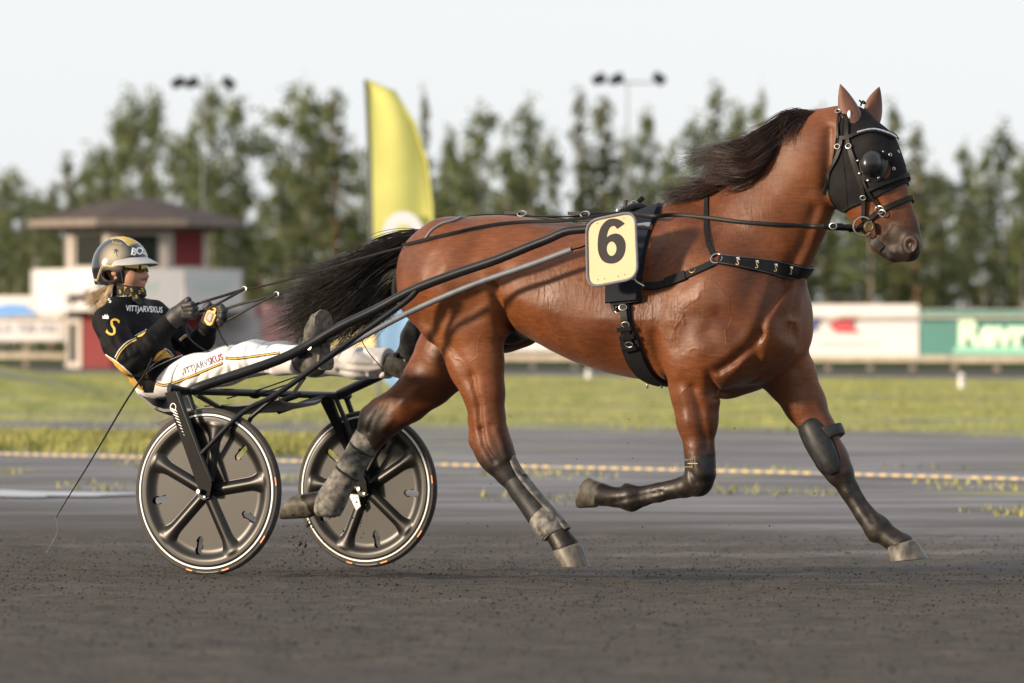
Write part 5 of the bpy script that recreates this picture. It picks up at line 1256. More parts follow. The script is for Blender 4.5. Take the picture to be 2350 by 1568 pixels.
glove([DP(472, 757, .14, 20), DP(478, 745, .138, 19), DP(484, 733, .13, 21, .8), DP(492, 718, .12, 22, .8)], [
    [DP(495, 706, .10, 9), DP(508, 705, .085, 8), DP(516, 714, .09, 7.5), DP(508, 722, .11, 7)],
    [DP(497, 714, .095, 9), DP(511, 716, .08, 8), DP(516, 726, .09, 7.5), DP(506, 732, .11, 7)],
    [DP(496, 723, .095, 8.5), DP(509, 727, .08, 8), DP(512, 736, .09, 7.3), DP(502, 740, .11, 7)],
    [DP(492, 731, .10, 8), DP(503, 736, .085, 7), DP(506, 744, .09, 6.5), DP(498, 747, .11, 6)],
    [DP(482, 718, .10, 10), DP(474, 706, .09, 9.5), DP(480, 699, .085, 8)]], (c_.x - .12, .03, c_.z - .1), (c_.x + .12, .21, c_.z + .09))
# -- scarf, hair
S_ = Field((HC.x - .16, -.15, HC.z - .24), (HC.x + .17, .15, HC.z), .005)
S_.chain([DP(291, 690, 0, 36, 1.15), DP(292, 668, 0, 34, 1.1)], .02); S_.ell(hp(.035, 0, -.105), (.072, .066, .035), .02); S_.ell(hp(.05, .0, -.125), (.055, .055, .03), .02)
for pts in ([(262, 662), (290, 672), (320, 668)], [(268, 680), (300, 684), (326, 676)], [(275, 672), (300, 662), (330, 664)]):
    S_.stroke([(L(x, y, -.07).x, L(x, y, -.07).z) for x, y in pts], 3.2 / PXM, .0045, vmin=-.4)
S_.cone(L(312, 686, -.07), L(322, 698, -.06), .018, .012, .01)
sV, sF = S_.mesh(2); scarf = mesh_obj("scarf", sV, sF, m_scarf, driver); s_bvh = tobvh(sV, sF)
SP = lambda x, y: (lambda r: r[0] if r else None)(cast(x, y, .002, bvh=s_bvh))
for x, y, a_, t_ in ((320, 585, 10, "S"), (362, 570, -20, "S"), (430, 605, 0, "S"), (360, 605, 30, "S"), (530, 590, -15, "S"), (575, 650, 10, "S"), (515, 640, 60, "T"), (470, 580, 20, "T"), (600, 610, 0, "S"), (625, 590, -10, "S")):
    px_text(t_, *z1(x, y), a_, 8, "scarf_print", m_goldpr, scarf, SP, .02)
px_text('Sandra', *z1(440, 648), -6, 7, 'scarf_lettering', m_white, scarf, SP, .015, .3, .9)
hg = [gl([(262, 640, -.05), (248, 672, -.08), (236, 700, -.09), (212, 722, -.09)]), gl([(258, 645, -.03), (238, 668, -.06), (218, 690, -.07), (188, 700, -.06)]), gl([(256, 648, .0), (236, 664, -.03), (212, 676, -.05), (182, 680, -.03)]),
      gl([(256, 648, .03), (240, 668, .02), (222, 690, .0), (196, 708, .0)]), gl([(264, 642, -.06), (250, 680, -.10), (240, 708, -.12), (222, 728, -.12)])]
HV, HF = strands(bundle(hg, 1100, .014, .010, 12, (.6, 1), 9), .0013); mesh_obj("hair", HV, HF, m_hair, driver)
# -- helmet
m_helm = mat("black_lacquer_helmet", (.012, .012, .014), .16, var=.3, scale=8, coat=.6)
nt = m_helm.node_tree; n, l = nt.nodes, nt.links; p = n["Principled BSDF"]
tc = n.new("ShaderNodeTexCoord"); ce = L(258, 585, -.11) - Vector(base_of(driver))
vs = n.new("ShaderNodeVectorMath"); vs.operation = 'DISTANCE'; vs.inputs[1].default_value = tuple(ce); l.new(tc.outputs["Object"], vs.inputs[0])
mr = n.new("ShaderNodeMapRange"); mr.inputs[1].default_value = .085; mr.inputs[2].default_value = .015; l.new(vs.outputs["Value"], mr.inputs[0])  # airbrushed print, enlarged so its pale colour also paints in a silver-gold reflection
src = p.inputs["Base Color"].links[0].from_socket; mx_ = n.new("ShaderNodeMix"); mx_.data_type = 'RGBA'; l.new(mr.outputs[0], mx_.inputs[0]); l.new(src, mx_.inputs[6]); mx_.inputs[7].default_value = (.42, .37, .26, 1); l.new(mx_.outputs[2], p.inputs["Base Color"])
hc = L(277, 604, 0); K = Field((hc.x - .16, -.14, hc.z - .13), (hc.x + .16, .14, hc.z + .14), .0042)
K.ell((hc.x, 0, hc.z), (.130, .108, .119), .0); K.cone((hc.x - .022, 0, hc.z - .03), (hc.x - .016, 0, hc.z - .105), .108, .100, .02, .97)
K.ell((hc.x + .01, 0, hc.z - .01), (.112, .093, .105), .0, op='s'); K.cone((hc.x - .014, 0, hc.z - .03), (hc.x - .008, 0, hc.z - .16), .092, .090, .01, .97, op='s')
fx = L(281, 620, -.10); K.box((fx.x + .15, 0, hc.z - .085), (.15, .2, .103), .012, rad=.02, op='s')
K.box((hc.x, 0, hc.z - .152), (.3, .3, .055), .006, op='s')
eh = L(251, 632, -.10)
K.ell((eh.x, 0, eh.z), (.034, .3, .023), .004, op='s')
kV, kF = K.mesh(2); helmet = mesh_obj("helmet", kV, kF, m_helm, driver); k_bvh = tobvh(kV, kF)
KP = lambda off: (lambda x, y: (lambda r: r[0] if r else None)(cast(x, y, off, bvh=k_bvh)))
patch_on(Z((330, 128), (385, 112), (440, 106), (500, 116), (545, 135), (582, 168)), Z((345, 136), (390, 126), (430, 132), (465, 150), (490, 172), (508, 190)), "yellow_stripe", m_goldpr, helmet, KP(.0015), 30, 6)
line_on(Z((345, 140), (390, 130), (430, 136), (465, 154), (508, 194), (545, 184), (583, 170)), .0011, "white_line", m_white, helmet, KP(.001))
line_on(Z((200, 492), (222, 498), (240, 440), (262, 385), (300, 366), (360, 378), (420, 350), (470, 318), (560, 304), (640, 303), (712, 318)), .0014, "white_line", m_white, helmet, KP(.001))
line_on(Z((202, 503), (228, 508), (247, 450), (270, 396), (305, 376), (362, 388), (425, 362), (475, 328), (560, 313), (640, 312), (712, 326)), .0016, "gold_line", m_goldpr, helmet, KP(.001))
line_on(Z((262, 440), (275, 412), (310, 398), (345, 402), (368, 430), (380, 475), (375, 492), (330, 497), (285, 490), (262, 465), (262, 440)), .0010, "seam", m_grey, helmet, KP(.001)); line_on(Z((430, 395), (440, 450), (455, 520), (450, 546), (380, 552), (270, 540), (225, 515)), .0010, "seam", m_grey, helmet, KP(.001))
px_text("B", *z1(548, 252), 10, 15.5, "helmet_lettering", m_white, helmet, KP(.0025), .035, 0, .95); px_text("O", *z1(600, 246), 12, 15.5, "helmet_lettering", m_white, helmet, KP(.0025), .035, 0, .95); px_text("D", *z1(652, 246), 14, 15, "helmet_lettering", m_white, helmet, KP(.0025), .035, 0, .75)
ox, oy = z1(601, 264); flat_loops([[(ox - 5.5, oy), (ox + 5.5, oy + 1), (ox + 1.5, oy + 11)]], KP(.0032), "helmet_pin_point", m_white, helmet)
pt = z1(390, 240); 
for k in range(7):
    a = R(-160 + k * 47); line_on([pt, (pt[0] + 4 * math.cos(a), pt[1] + 3 * math.sin(a) - 1), (pt[0] + 7 * math.cos(a), pt[1] + 6 * math.sin(a) + 1)], .0011, "palm_print", m_ink, helmet, KP(.0006), 8)
line_on(Z((390, 240), (396, 262), (404, 292)), .0010, "palm_print", m_ink, helmet, KP(.0006), 8)
px_text("Eriksson", *z1(400, 170), 8, 5.5, "helmet_script", m_goldpr, helmet, KP(.001), .0, .3, .9)
vz = []; f = []; NA = 25
m_vis = mat("pale_grey_visor", (.42, .41, .40), .45, var=.12, scale=15)
for lay in (0, 1):
    for i in range(NA):
        a = R(-88 + 176 * i / (NA - 1)); ext = .062 * max(0, math.cos(a)) ** .7
        for j in range(5):
            t = j / 4; b_ = Vector((hc.x + .122 * math.cos(a), .106 * math.sin(a), hc.z + .028 - .016 * abs(math.sin(a)) ** 2)); o_ = Vector((hc.x + (.122) * math.cos(a) + ext, .108 * math.sin(a), hc.z + .006 - .012 * abs(math.sin(a)) ** 2))
            q = b_.lerp(o_, t); q.z -= .006 * t * t + (.0045 if lay else 0); vz.append(q)
for lay in (0, 1):
    o_ = lay * NA * 5
    for i in range(NA - 1):
        for j in range(4): f.append((o_ + i * 5 + j, o_ + (i + 1) * 5 + j, o_ + (i + 1) * 5 + j + 1, o_ + i * 5 + j + 1))
for i in range(NA - 1): f.append((i * 5 + 4, (i + 1) * 5 + 4, NA * 5 + (i + 1) * 5 + 4, NA * 5 + i * 5 + 4))
MB().add(vz, f).build("visor", m_vis, helmet)
# -- sunglasses
m_lens = mat("mirrored_gold_lens", (.20, .155, .06), .05, metal=1., var=.25, scale=14)
gls = MB(); vv = []; f = []; NA = 27
for i in range(NA):
    a = R(-82 + 164 * i / (NA - 1)); ca = abs(a) / R(82)
    up_, dn_ = .022 - .004 * ca, -.026 + .016 * ca ** 2 + .010 * math.exp(-(a / R(9)) ** 2)
    for t in (0, .33, .66, 1): vv.append(Vector(hp(.018 + .094 * math.cos(a) ** .9 if math.cos(a) > 0 else .018, .080 * math.sin(a), (up_ * (1 - t) + dn_ * t) + .002)))
f = [(i * 4 + j, (i + 1) * 4 + j, (i + 1) * 4 + j + 1, i * 4 + j + 1) for i in range(NA - 1) for j in range(3)]
sg_ = gls.add(vv, f).build("sunglasses", m_lens, driver); md = sg_.modifiers.new("thick", 'SOLIDIFY'); md.thickness = .002
MB().tube([vv[i * 4] for i in range(NA)], .0032, 6).build("frame", m_ink, sg_)
for i in (0, NA - 1):
    q = vv[i * 4]; MB().tube([q, q + Vector((-.04, .004 * (1 if i else -1), 0)), q + Vector((-.075, 0, -.012))], .0035, 6).build("temple_arm", m_ink, sg_)

# ================================================================ WHAT THE DRIVER HOLDS
m_watch = mat("orange_plastic", (.85, .36, .02), .4, var=.08)
sw_ = thing("stopwatch", "orange stopwatch with a grey screen strapped to the driver's gloved hand", "stopwatch", L(484, 728, .06), FRAME)
body_ = Z((1240, 745), (1262, 742), (1285, 760), (1272, 798), (1282, 815), (1245, 895), (1228, 906), (1205, 900), (1176, 862), (1178, 845), (1196, 795), (1212, 765))
WO = lambda x, y, k=0.: L(x, y, .068 + k)
MB().slab([WO(*q) for q in body_], .018, (0, 1, 0)).build("case", m_watch, sw_, smooth=False)
MB().slab([WO(*q, -.001) for q in Z((1213, 783), (1262, 800), (1240, 872), (1222, 882), (1190, 850))], .002, (0, -1, 0)).build("bezel", m_grey, sw_, smooth=False)
m_lcd = mat("grey_lcd_screen", (.25, .25, .21), .3, var=.1); MB().slab([WO(*q, -.003) for q in Z((1219, 795), (1252, 806), (1232, 864), (1202, 842))], .001, (0, -1, 0)).build("screen", m_lcd, sw_, smooth=False)
MB().ball(WO(*z1(1247, 765)), .012, .004, .005).build("button", m_ink, sw_)
wh_ = thing("whip", "thin black driving whip trailing down behind the sulky wheel", "whip", L(200, 1060, -.25), FRAME)
MB().tube(spline(P3([(350, 822, -.30), (330, 862, -.30), (291, 918, -.30), (210, 1055, -.32), (150, 1152, -.33), (129, 1188, -.33)]), 30), [.006 - .0042 * i / 29 for i in range(30)], 7).build("shaft", m_web, wh_)
MB().tube(spline(P3([(129, 1188, -.33), (132, 1205, -.33), (130, 1225, -.33), (118, 1250, -.33), (106, 1270, -.33)]), 18), .0013, 5).ball(L(129, 1190, -.33), .004).build("lash", m_grey, wh_)
# reins
def rein_pts(lst, off=.012):
    out = []
    for x, y, v in lst:
        if v is None:
            r = cast(x, y, off); out.append(r[0] if r else L(x, y, -.15))
        else: out.append(L(x, y, v))
    return out
nr = thing("rein", "near rein running from the bit over the bay horse's back to the driver", "rein", L(1200, 520, -.2), FRAME, "driving reins")
fr = thing("rein", "far rein from the driver's orange watch hand behind the black tail", "rein", L(1200, 520, .2), FRAME, "driving reins")
A_ = rein_pts([(1960, 520, -.092), (1900, 519, -.13), (1860, 518, None), (1780, 515, None), (1700, 511, None), (1620, 504, None), (1550, 499, None), (1500, 496, -.20), (1440, 489, -.12)])
RUMP = []; lv_ = -.2
for x_ in range(985, 915, -8):
    y_ = 551.5 + (985 - x_) * .245; r_ = cast(x_, y_, .012)
    if r_: lv_ = r_[0].y
    RUMP.append((x_, y_, None if r_ else lv_ - .004))
B_ = rein_pts([(1424, 489, -.11), (1360, 497, -.14), (1290, 507, None), (1212, 515, None), (1144, 520, None), (1090, 529, None), (1046, 539, None), (1000, 548, None), *RUMP, (905, 572, -.19), (821, 595, -.16), (737, 621, -.14), (624, 652, -.13), (562, 665, -.125)])
for o_, sg in ((nr, 1), (fr, -1)):
    fl2 = lambda P: [Vector((p.x, p.y * sg, p.z)) for p in P]
    MB().tube(spline(fl2(A_), 60), .0085, 8, flat=.32, up=(0, 0, 1)).build("front_rein", m_leather, o_); 
    q = L(1915, 519, -.115); MB().tube(fl2([L(1935, 520, -.10), L(1890, 519, -.135)]), .0125, 8, flat=.5, up=(0, 0, 1)).build("rein_billet", m_leather, o_)
    ring_at(fl2([L(1912, 519, -.135)])[0], (0, 1, 0), .012, .002, "buckle", m_steel, o_, ux=(1, 0, 0), sx=1.3)
    if sg > 0: MB().tube(spline(B_, 70), [.0076 - .0030 * smoothstep(35, 60, i) for i in range(70)], 8, flat=.32, up=(0, 0, 1)).build("back_rein", m_web, o_)
    else:
        C_ = fl2(B_[:9]) + P3([(905, 600, .17), (821, 622, .15), (737, 648, .13), (634, 676, .10)]); MB().tube(spline(C_, 70), .006, 8, flat=.32, up=(0, 0, 1)).build("back_rein", m_leather, o_)
def hand_loop(o_, ringp, pa, pb, tail):
    MB().tube(spline(P3([ringp, *pa]), 14), .0062, 8, flat=.35, up=(0, 0, 1)).build("hand_loop", m_leather, o_); MB().tube(spline(P3([ringp, *pb]), 14), .0062, 8, flat=.35, up=(0, 0, 1)).build("hand_loop", m_leather, o_)
    ring_at(L(*ringp), (-.3, -1, 0), .011, .0028, "ring", m_steel, o_, ux=(1, 0, 0), sx=1.5)
    MB().tube(spline(P3(tail), 16), .0085, 8, flat=.25, up=(0, 1, 0)).build("rein_end", m_leather, o_)
hand_loop(nr, (560, 664, -.125), [(510, 680, -.15), (470, 692, -.17), (436, 703, -.17)], [(510, 692, -.15), (475, 710, -.16), (436, 722, -.165)], [(428, 728, -.16), (426, 752, -.16), (436, 778, -.16), (462, 799, -.15), (480, 808, -.14)])
hand_loop(fr, (634, 676, .10), [(590, 688, .09), (545, 700, .09), (505, 714, .09)], [(595, 695, .09), (550, 720, .09), (508, 742, .09)], [(497, 744, .09), (505, 765, .08), (516, 785, .06), (526, 799, .05)])
# ================================================================ TRACK DETAIL
def clod_mesh(n, xr, yr, smin, smax, zoff=0., seed=1):
    g_ = np.random.default_rng(seed); X = g_.uniform(*xr, n); Y = yr[0] + (yr[1] - yr[0]) * g_.random(n); S = smin + (smax - smin) * g_.random(n) ** 5
    Zg = groundz(X, Y) + zoff; u = np.array([(1, 0, 0), (0, 1, 0), (-1, 0, 0), (0, -1, 0), (0, 0, 1), (0, 0, -.6)], float)
    V = (u[None] * g_.uniform(.6, 1.3, (n, 6, 1)) * np.array([1, 1, .62])); a = g_.uniform(0, 6.28, n); c, s = np.cos(a), np.sin(a)
    V = np.stack([V[..., 0] * c[:, None] - V[..., 1] * s[:, None], V[..., 0] * s[:, None] + V[..., 1] * c[:, None], V[..., 2]], -1) * S[:, None, None]
    V = V + np.stack([X, Y, Zg], -1)[:, None]; t = np.array([(0, 1, 4), (1, 2, 4), (2, 3, 4), (3, 0, 4), (1, 0, 5), (2, 1, 5), (3, 2, 5), (0, 3, 5)])
    return V.reshape(-1, 3), (t[None] + 6 * np.arange(n)[:, None, None]).reshape(-1, 3)
m_clod = mat("track_grit", (.030, .026, .023), .9, var=.5, scale=3, c2=(.082, .072, .063), spec=.2)
V, F = clod_mesh(30000, (-3.4, 3.6), (10.8, 25), .002, .009, seed=11); o = mesh_obj("grit", V, F, m_clod, smooth=False); o["kind"] = "stuff"
# dirt thrown up by the hooves and wheels
P_, F_ = [], []
g_ = np.random.default_rng(5); t_ = np.array([(0, 1, 4), (1, 2, 4), (2, 3, 4), (3, 0, 4), (1, 0, 5), (2, 1, 5), (3, 2, 5), (0, 3, 5)]); u_ = np.array([(1, 0, 0), (0, 1, 0), (-1, 0, 0), (0, -1, 0), (0, 0, 1), (0, 0, -1)], float)
def speck(c, s):
    k = 6 * len(P_); P_.append(np.array(c) + u_ * s * g_.uniform(.5, 1.3, (6, 1))); F_.append(t_ + k)
for i in range(150):
    x, y = 690 + g_.normal(0, 26), 1235 + g_.normal(0, 30); s = .0015 + .006 * g_.random() ** 3
    q = FRAME @ L(x, min(y, 1292), g_.uniform(-.1, .3)); speck(q, s)
for x, y in ((688, 1248), (700, 1252), (694, 1268), (672, 1232), (705, 1205)): speck(FRAME @ L(x, y, 0), .013)
for i in range(70):
    x, y = g_.uniform(1050, 1900), g_.uniform(940, 1290); speck(FRAME @ L(x, y, g_.uniform(-.3, .4)), .0015 + .003 * g_.random() ** 2)
for i in range(40):
    x, y = g_.uniform(780, 860), g_.uniform(1130, 1240); speck(FRAME @ L(x, y, .4), .002 + .004 * g_.random() ** 2)
o = mesh_obj("thrown_dirt", np.concatenate(P_), np.concatenate(F_), m_clod, smooth=False); o["kind"] = "stuff"
# puddle
m_water = mat("puddle_water", (.30, .30, .30), .28, var=.1, spec=1.)
pv = []
for k in range(48):
    a = 2 * math.pi * k / 48; w = 1 + .25 * math.sin(3 * a + 1) + .12 * math.sin(7 * a); x, y = -3.55 + .85 * math.cos(a) * w - .32 * math.sin(a) * w, 31.2 + .75 * math.sin(a) * w - .5 * math.cos(a)
    pv.append((x, y, float(groundz(-3.5, 31.)) + .012))
o = mesh_obj("puddle", pv, [tuple(range(48))], m_water, smooth=False); o["kind"] = "structure"
# grass tufts
def tufts(n, place, hmin, hmax, seed):
    g_ = np.random.default_rng(seed); X, Y = place(g_, n); n = len(X); Zg = groundz(X, Y); h = g_.uniform(hmin, hmax, n); a = g_.uniform(0, 6.28, n); w = h * .22
    dx, dy = np.cos(a) * w, np.sin(a) * w; lx, ly = g_.normal(0, .35, n) * h, g_.normal(0, .35, n) * h
    V = np.stack([np.stack([X - dx, Y - dy, Zg - .005], -1), np.stack([X + dx, Y + dy, Zg - .005], -1), np.stack([X + lx, Y + ly, Zg + h], -1)], 1)
    return V.reshape(-1, 3), np.arange(3 * n).reshape(-1, 3)
def strip(g_, n):
    X = g_.uniform(-14, 10, n); q = g_.uniform(51, 104, n) + g_.normal(0, 1.2, n); Y = q - .62 * X; k = (np.abs(X) < Y * .125 + .6) & (vnoise(X, Y, 1.9, 1.3, 21) + .6 * vnoise(X, Y, .7, .5, 22) > -.06); return X[k], Y[k]
def strip2(g_, n):
    X = g_.uniform(-7.5, -1.2, n); Y = g_.uniform(38.8, 46, n) - .62 * X + g_.normal(0, .4, n); return X, Y
def strip3(g_, n):
    X = g_.uniform(-4, 4.5, n); Y = g_.uniform(29, 39, n) - .62 * X; k = (np.sin(X * 2.1 + 1) * np.sin(Y * 1.3 + X) > .45); return X[k], Y[k]
m_grass = mat("meadow_grass", (.21, .225, .055), .8, var=.4, scale=.35, c2=(.43, .41, .15), spec=.2)
V1, F1 = tufts(40000, strip, .02, .065, 1); V2, F2 = tufts(12000, strip2, .03, .09, 2); V3, F3 = tufts(5000, strip3, .02, .06, 3)
o = mesh_obj("grass", np.concatenate([V1, V2, V3]), np.concatenate([F1, F2 + len(V1), F3 + len(V1) + len(V2)]), m_grass, smooth=False); o["kind"] = "stuff"
# yellow banded hose along the inner edge of the track
m_hose = mat("grey_hose", (.22, .22, .23), .6, var=.1); m_yel = mat("yellow_band", (.52, .38, .19), .55, var=.1)
hose = thing("edge_hose", "yellow banded hose lying along the edge of the track behind the hooves", "track marker", (0, 36.5, 0))
def hose_pt(t): # t in metres along it, 0 in the middle
    x = t * .785; y = 36.3 - t * .62 + .08 * math.sin(t * .9) - .012 * t * t * .25; return Vector((x, y, float(groundz(x, y)) + .03))
MB().tube([hose_pt(t) for t in np.arange(-9, 9.01, .3)], .012, 6).build("hose", m_hose, hose)
bm_ = None
for k in range(-62, 63):
    if k % 11 == 4: continue
    t = k * .113; a, b, c = hose_pt(t - .03), hose_pt(t), hose_pt(t + .03)
    MB().tube([a, b, c], .0130, 6).build("yellow_band", m_yel, hose, smooth=False)

# ================================================================ MARKER POSTS, FENCE, BOARDS
m_wpost = mat("white_post_paint", (.72, .70, .68), .6, var=.08, scale=4)
m_wood = mat("pale_fence_wood", (.42, .36, .28), .8, var=.2, scale=3)
for px_, y_, h_, lab in ((2207, 890, .27, "short white marker post on the grass in front of the teal board"), (1351, 868, .20, "short white marker post on the grass seen under the horse's belly")):
    D_ = 10570 * 1.135 / (y_ - HY); b_ = at(px_, y_, D_); b_.z = float(groundz(b_.x, b_.y))
    mk = thing("marker_post", lab, "marker post", b_, None, "white marker posts"); MB().tube([b_ - Vector((0, 0, .05)), b_ + Vector((0, 0, h_ * .8)), b_ + Vector((0, 0, h_))], [.06, .06, .035], 10).build("post", m_wpost, mk)
    MB().tube([b_ + Vector((0, 0, h_ * .62)), b_ + Vector((0, 0, h_ * .72))], .062, 10).build("grey_band", m_grey, mk)
def fD(x): return 128 - 13 * x / 2350
def fpt(x, y): return at(x, y, fD(x))
FB = fpt(1000, 840); fn_ = Vector((fpt(2350, 800).y - fpt(0, 800).y, -(fpt(2350, 800).x - fpt(0, 800).x), 0)).normalized()      # towards the track
fz = float(groundz(0, 115))
fence = thing("rail_fence", "long pale wooden post and rail fence carrying the advertising boards", "fence", (0, 120, fz))
for x in range(-340, 2760, 97):
    p = fpt(x + 10, 800); MB().box((p.x, p.y + .12, fz + .52), .13, .13, 1.08).build("post", m_wood, fence, smooth=False)
for zz_, hh in ((.30, .15), (1.35, .06)):
    a, b = fpt(-340, 800), fpt(2760, 800); d = (b - a).normalized()
    M_ = Matrix((d, Vector((0, 0, 1)).cross(d), Vector((0, 0, 1)))).transposed()
    for k in range(6):
        c = a.lerp(b, (k + .5) / 6); MB().box((c.x, c.y, fz + zz_), (b - a).length / 6 - .02, .06, hh, M_).build("rail", m_wood, fence, smooth=False)
m_bw = mat("white_board_paint", (.56, .55, .56), .5, var=.04, scale=1); m_bb = mat("blue_print", (.03, .055, .26), .5, var=.05); m_bsky = mat("sky_blue_print", (.06, .25, .62), .5, var=.05)
m_br = mat("red_board_print", (.42, .012, .035), .5, var=.05); m_teal = mat("teal_board_paint", (.008, .15, .135), .5, var=.06, scale=1); m_mint = mat("mint_print", (.58, .80, .58), .5, var=.04); m_mint2 = mat("dull_mint_print", (.20, .50, .38), .5, var=.04)
m_cr = mat("cream_board_paint", (.72, .55, .27), .5, var=.05, scale=1); m_gp = mat("grey_print", (.35, .35, .42), .5, var=.05); m_pink = mat("pink_board_paint", (.70, .36, .34), .5, var=.1, scale=1)
m_greenp = mat("faint_green_print", (.40, .58, .48), .5, var=.05)
def board(x0, x1, y0, y1, m, lab):
    b_ = fpt((x0 + x1) / 2, 840); b_.z = fz
    t = thing("advertising_board", lab, "advertising board", b_, None, "boards along the track fence")
    q = [fpt(x0, y1), fpt(x1, y1), fpt(x1, y0), fpt(x0, y0)]; q = [p + fn_ * .05 for p in q]
    MB().slab(q, .05, fn_).build("panel", m, t, smooth=False)
    f_ = MB(); f_.tube([q[0], q[1], q[2], q[3], q[0], q[1]], .02, 4, cap=False); f_.build("edge_frame", m_wood, t, smooth=False); return t
BP = lambda x, y: fpt(x, y) + fn_ * .16
w0 = board(-190, 143, 680, 782, m_bw, "white board with a blue wave and letters left of the tower")
flat_loops([[(-150, 728), (-150, 705), (-60, 700), (0, 703), (30, 697), (62, 700), (95, 724), (40, 724), (0, 731)]], BP, "blue_wave", m_bsky, w0)
px_text("LLA TM AB", 55, 754, 0, 22, "lettering", m_gp, w0, BP, .02)
board(147, 330, 690, 784, m_bw, "white board partly behind the red tower base")
board(333, 488, 695, 788, m_bw, "white board hidden behind the driver's torso")
w1 = board(491, 603, 697, 792, m_bw, "small white board left of the pink board behind the reins"); px_text("TRAV", 545, 752, 0, 14, "lettering", m_gp, w1, BP)
flat_loops([[(594, 700), (603, 700), (603, 728), (594, 720)]], BP, "red_mark", m_br, w1)
w2 = board(606, 690, 697, 794, m_pink, "pink board behind the black tail"); 
board(693, 742, 697, 795, m_bw, "narrow white board seen through the tail hair")
board(745, 884, 690, 801, m_cr, "cream yellow board behind the driver's upright boot")
board(888, 1095, 697, 803, m_bw, "white board hidden behind the horse's thighs")
board(1098, 1330, 698, 806, m_bw, "white board seen below the horse's flank"); board(1333, 1560, 698, 810, m_bw, "white board hidden behind the girth"); board(1563, 1827, 699, 813, m_bw, "white board hidden behind the horse's shoulder")
w3 = board(1830, 2111, 700, 817, m_bw, "white board with a blue shape and a red arrow right of the horse's chest")
z5 = lambda x, y: ((1960 + x / 3.917) / 1.0894, (720 + y / 3.917) / 1.0894)
flat_loops([[z5(*q) for q in ((100, 270), (385, 270), (325, 425), (100, 425))]], BP, "blue_shape", m_bb, w3)
flat_loops([[z5(*q) for q in ((455, 360), (600, 268), (780, 268), (720, 300), (695, 345), (700, 395), (765, 440), (525, 435))]], BP, "red_arrow", m_br, w3)
px_text("MASKINENTREPRENAD AB", *z5(640, 552), 0, 9, "lettering", m_gp, w3, BP, 0, 0, .9)
w4 = board(2115, 2430, 712, 821, m_teal, "teal board with large mint lettering at the right edge")
px_text("Revr", 2282, 766, 1, 58, "lettering", m_mint, w4, BP, .05, 0, 1.0)
flat_loops([[(2200, 795), (2425, 797), (2425, 813), (2190, 811)]], BP, "mint_strip", m_mint2, w4)

# ================================================================ TOWER
m_red = mat("falu_red_boards", (.17, .013, .017), .75, var=.15, scale=6, stretch=(4, 4, .3)); m_tw = mat("tower_white_paint", (.50, .455, .42), .65, var=.06, scale=2); m_roof = mat("brown_shingle_roof", (.055, .036, .030), .85, var=.25, scale=6)
m_fas = mat("weathered_fascia", (.20, .165, .14), .8, var=.2, scale=4); m_win = mat("dark_window_glass", (.010, .015, .012), .25, var=.2, spec=.12); m_drk = mat("dark_eaves", (.05, .03, .025), .8, var=.2)
TD = 125.0; tc_ = at(312, HY, TD); tz = float(groundz(tc_.x, tc_.y)); ts = TD / FPX
tz_of = lambda y: CAMH + (HY - y) * ts
tw = thing("judges_tower", "small red and white judges' tower with a brown hipped roof behind the driver", "tower", (tc_.x, tc_.y + .0, tz))
def octo(r, z, ph=22.5): return [Vector((tc_.x + r * math.cos(R(45 * k + ph)), tc_.y + r * math.sin(R(45 * k + ph)), z)) for k in range(8)]
PH = 30.0
def prism(r0, z0, r1, z1): 
    a, b = octo(r0, z0, PH), octo(r1, z1, PH); m_ = MB(); m_.add(a + b, [tuple(range(7, -1, -1)), tuple(range(8, 16))] + [(k, (k + 1) % 8, 8 + (k + 1) % 8, 8 + k) for k in range(8)]); return m_
zE, zA, zF, zP, zQ = tz_of(508), tz_of(452), tz_of(524), tz_of(620), tz_of(714)
rf = prism(3.12, zE, .25, zA).build("roof", m_roof, tw, smooth=False); prism(3.14, zF, 3.14, zE - .003).build("fascia", m_fas, rf, smooth=False); prism(2.2, zF - .10, 2.9, zF - .003).build("soffit", m_drk, rf, smooth=False)
prism(2.0, zP, 2.0, zF - .10).build("upper_wall", m_tw, tw, smooth=False)
lo_ = prism(2.0, tz - .2, 2.0, zQ + .0).build("lower_wall", m_red, tw, smooth=False)
prism(2.95, zQ, 2.95, zQ + .10).build("balcony_floor", m_drk, tw, smooth=False)
up8, in8 = octo(2.0, 0, PH), octo(2.0, 0, PH)
def on_face(c8, k, u0, u1, z0, z1, off):
    a, b = c8[k], c8[(k + 1) % 8]; n_ = Vector(((a.x + b.x) / 2 - tc_.x, (a.y + b.y) / 2 - tc_.y, 0)).normalized(); p, q = a.lerp(b, u0) + n_ * off, a.lerp(b, u1) + n_ * off
    return [Vector((p.x, p.y, z0)), Vector((q.x, q.y, z0)), Vector((q.x, q.y, z1)), Vector((p.x, p.y, z1))], n_
for k in range(8):
    facing = math.sin(R(45 * k + 22.5 + PH)) < .25
    if not facing: continue
    if k == 6:
        q, n_ = on_face(up8, k, .04, .96, zP + .1, zF - .14, .004); MB().slab(q, .03, n_).build("red_panel", m_red, tw, smooth=False)
    q, n_ = on_face(up8, k, .18, .82, tz_of(612), tz_of(542), .006)
    if k != 7: MB().slab(q, .02, n_).build("window", m_win, tw, smooth=False)
    for u in (.06, .94):
        q, n_ = on_face(up8, k, u - .05, u + .05, zP, zF - .1, .01); MB().slab(q, .04, n_).build("corner_post", m_tw, tw, smooth=False)
    q, n_ = on_face(up8, k, 0, 1, zF - .12, zF - .02, .012); MB().slab(q, .05, n_).build("red_frieze", m_red, tw, smooth=False)
q8 = octo(2.98, 0, PH)
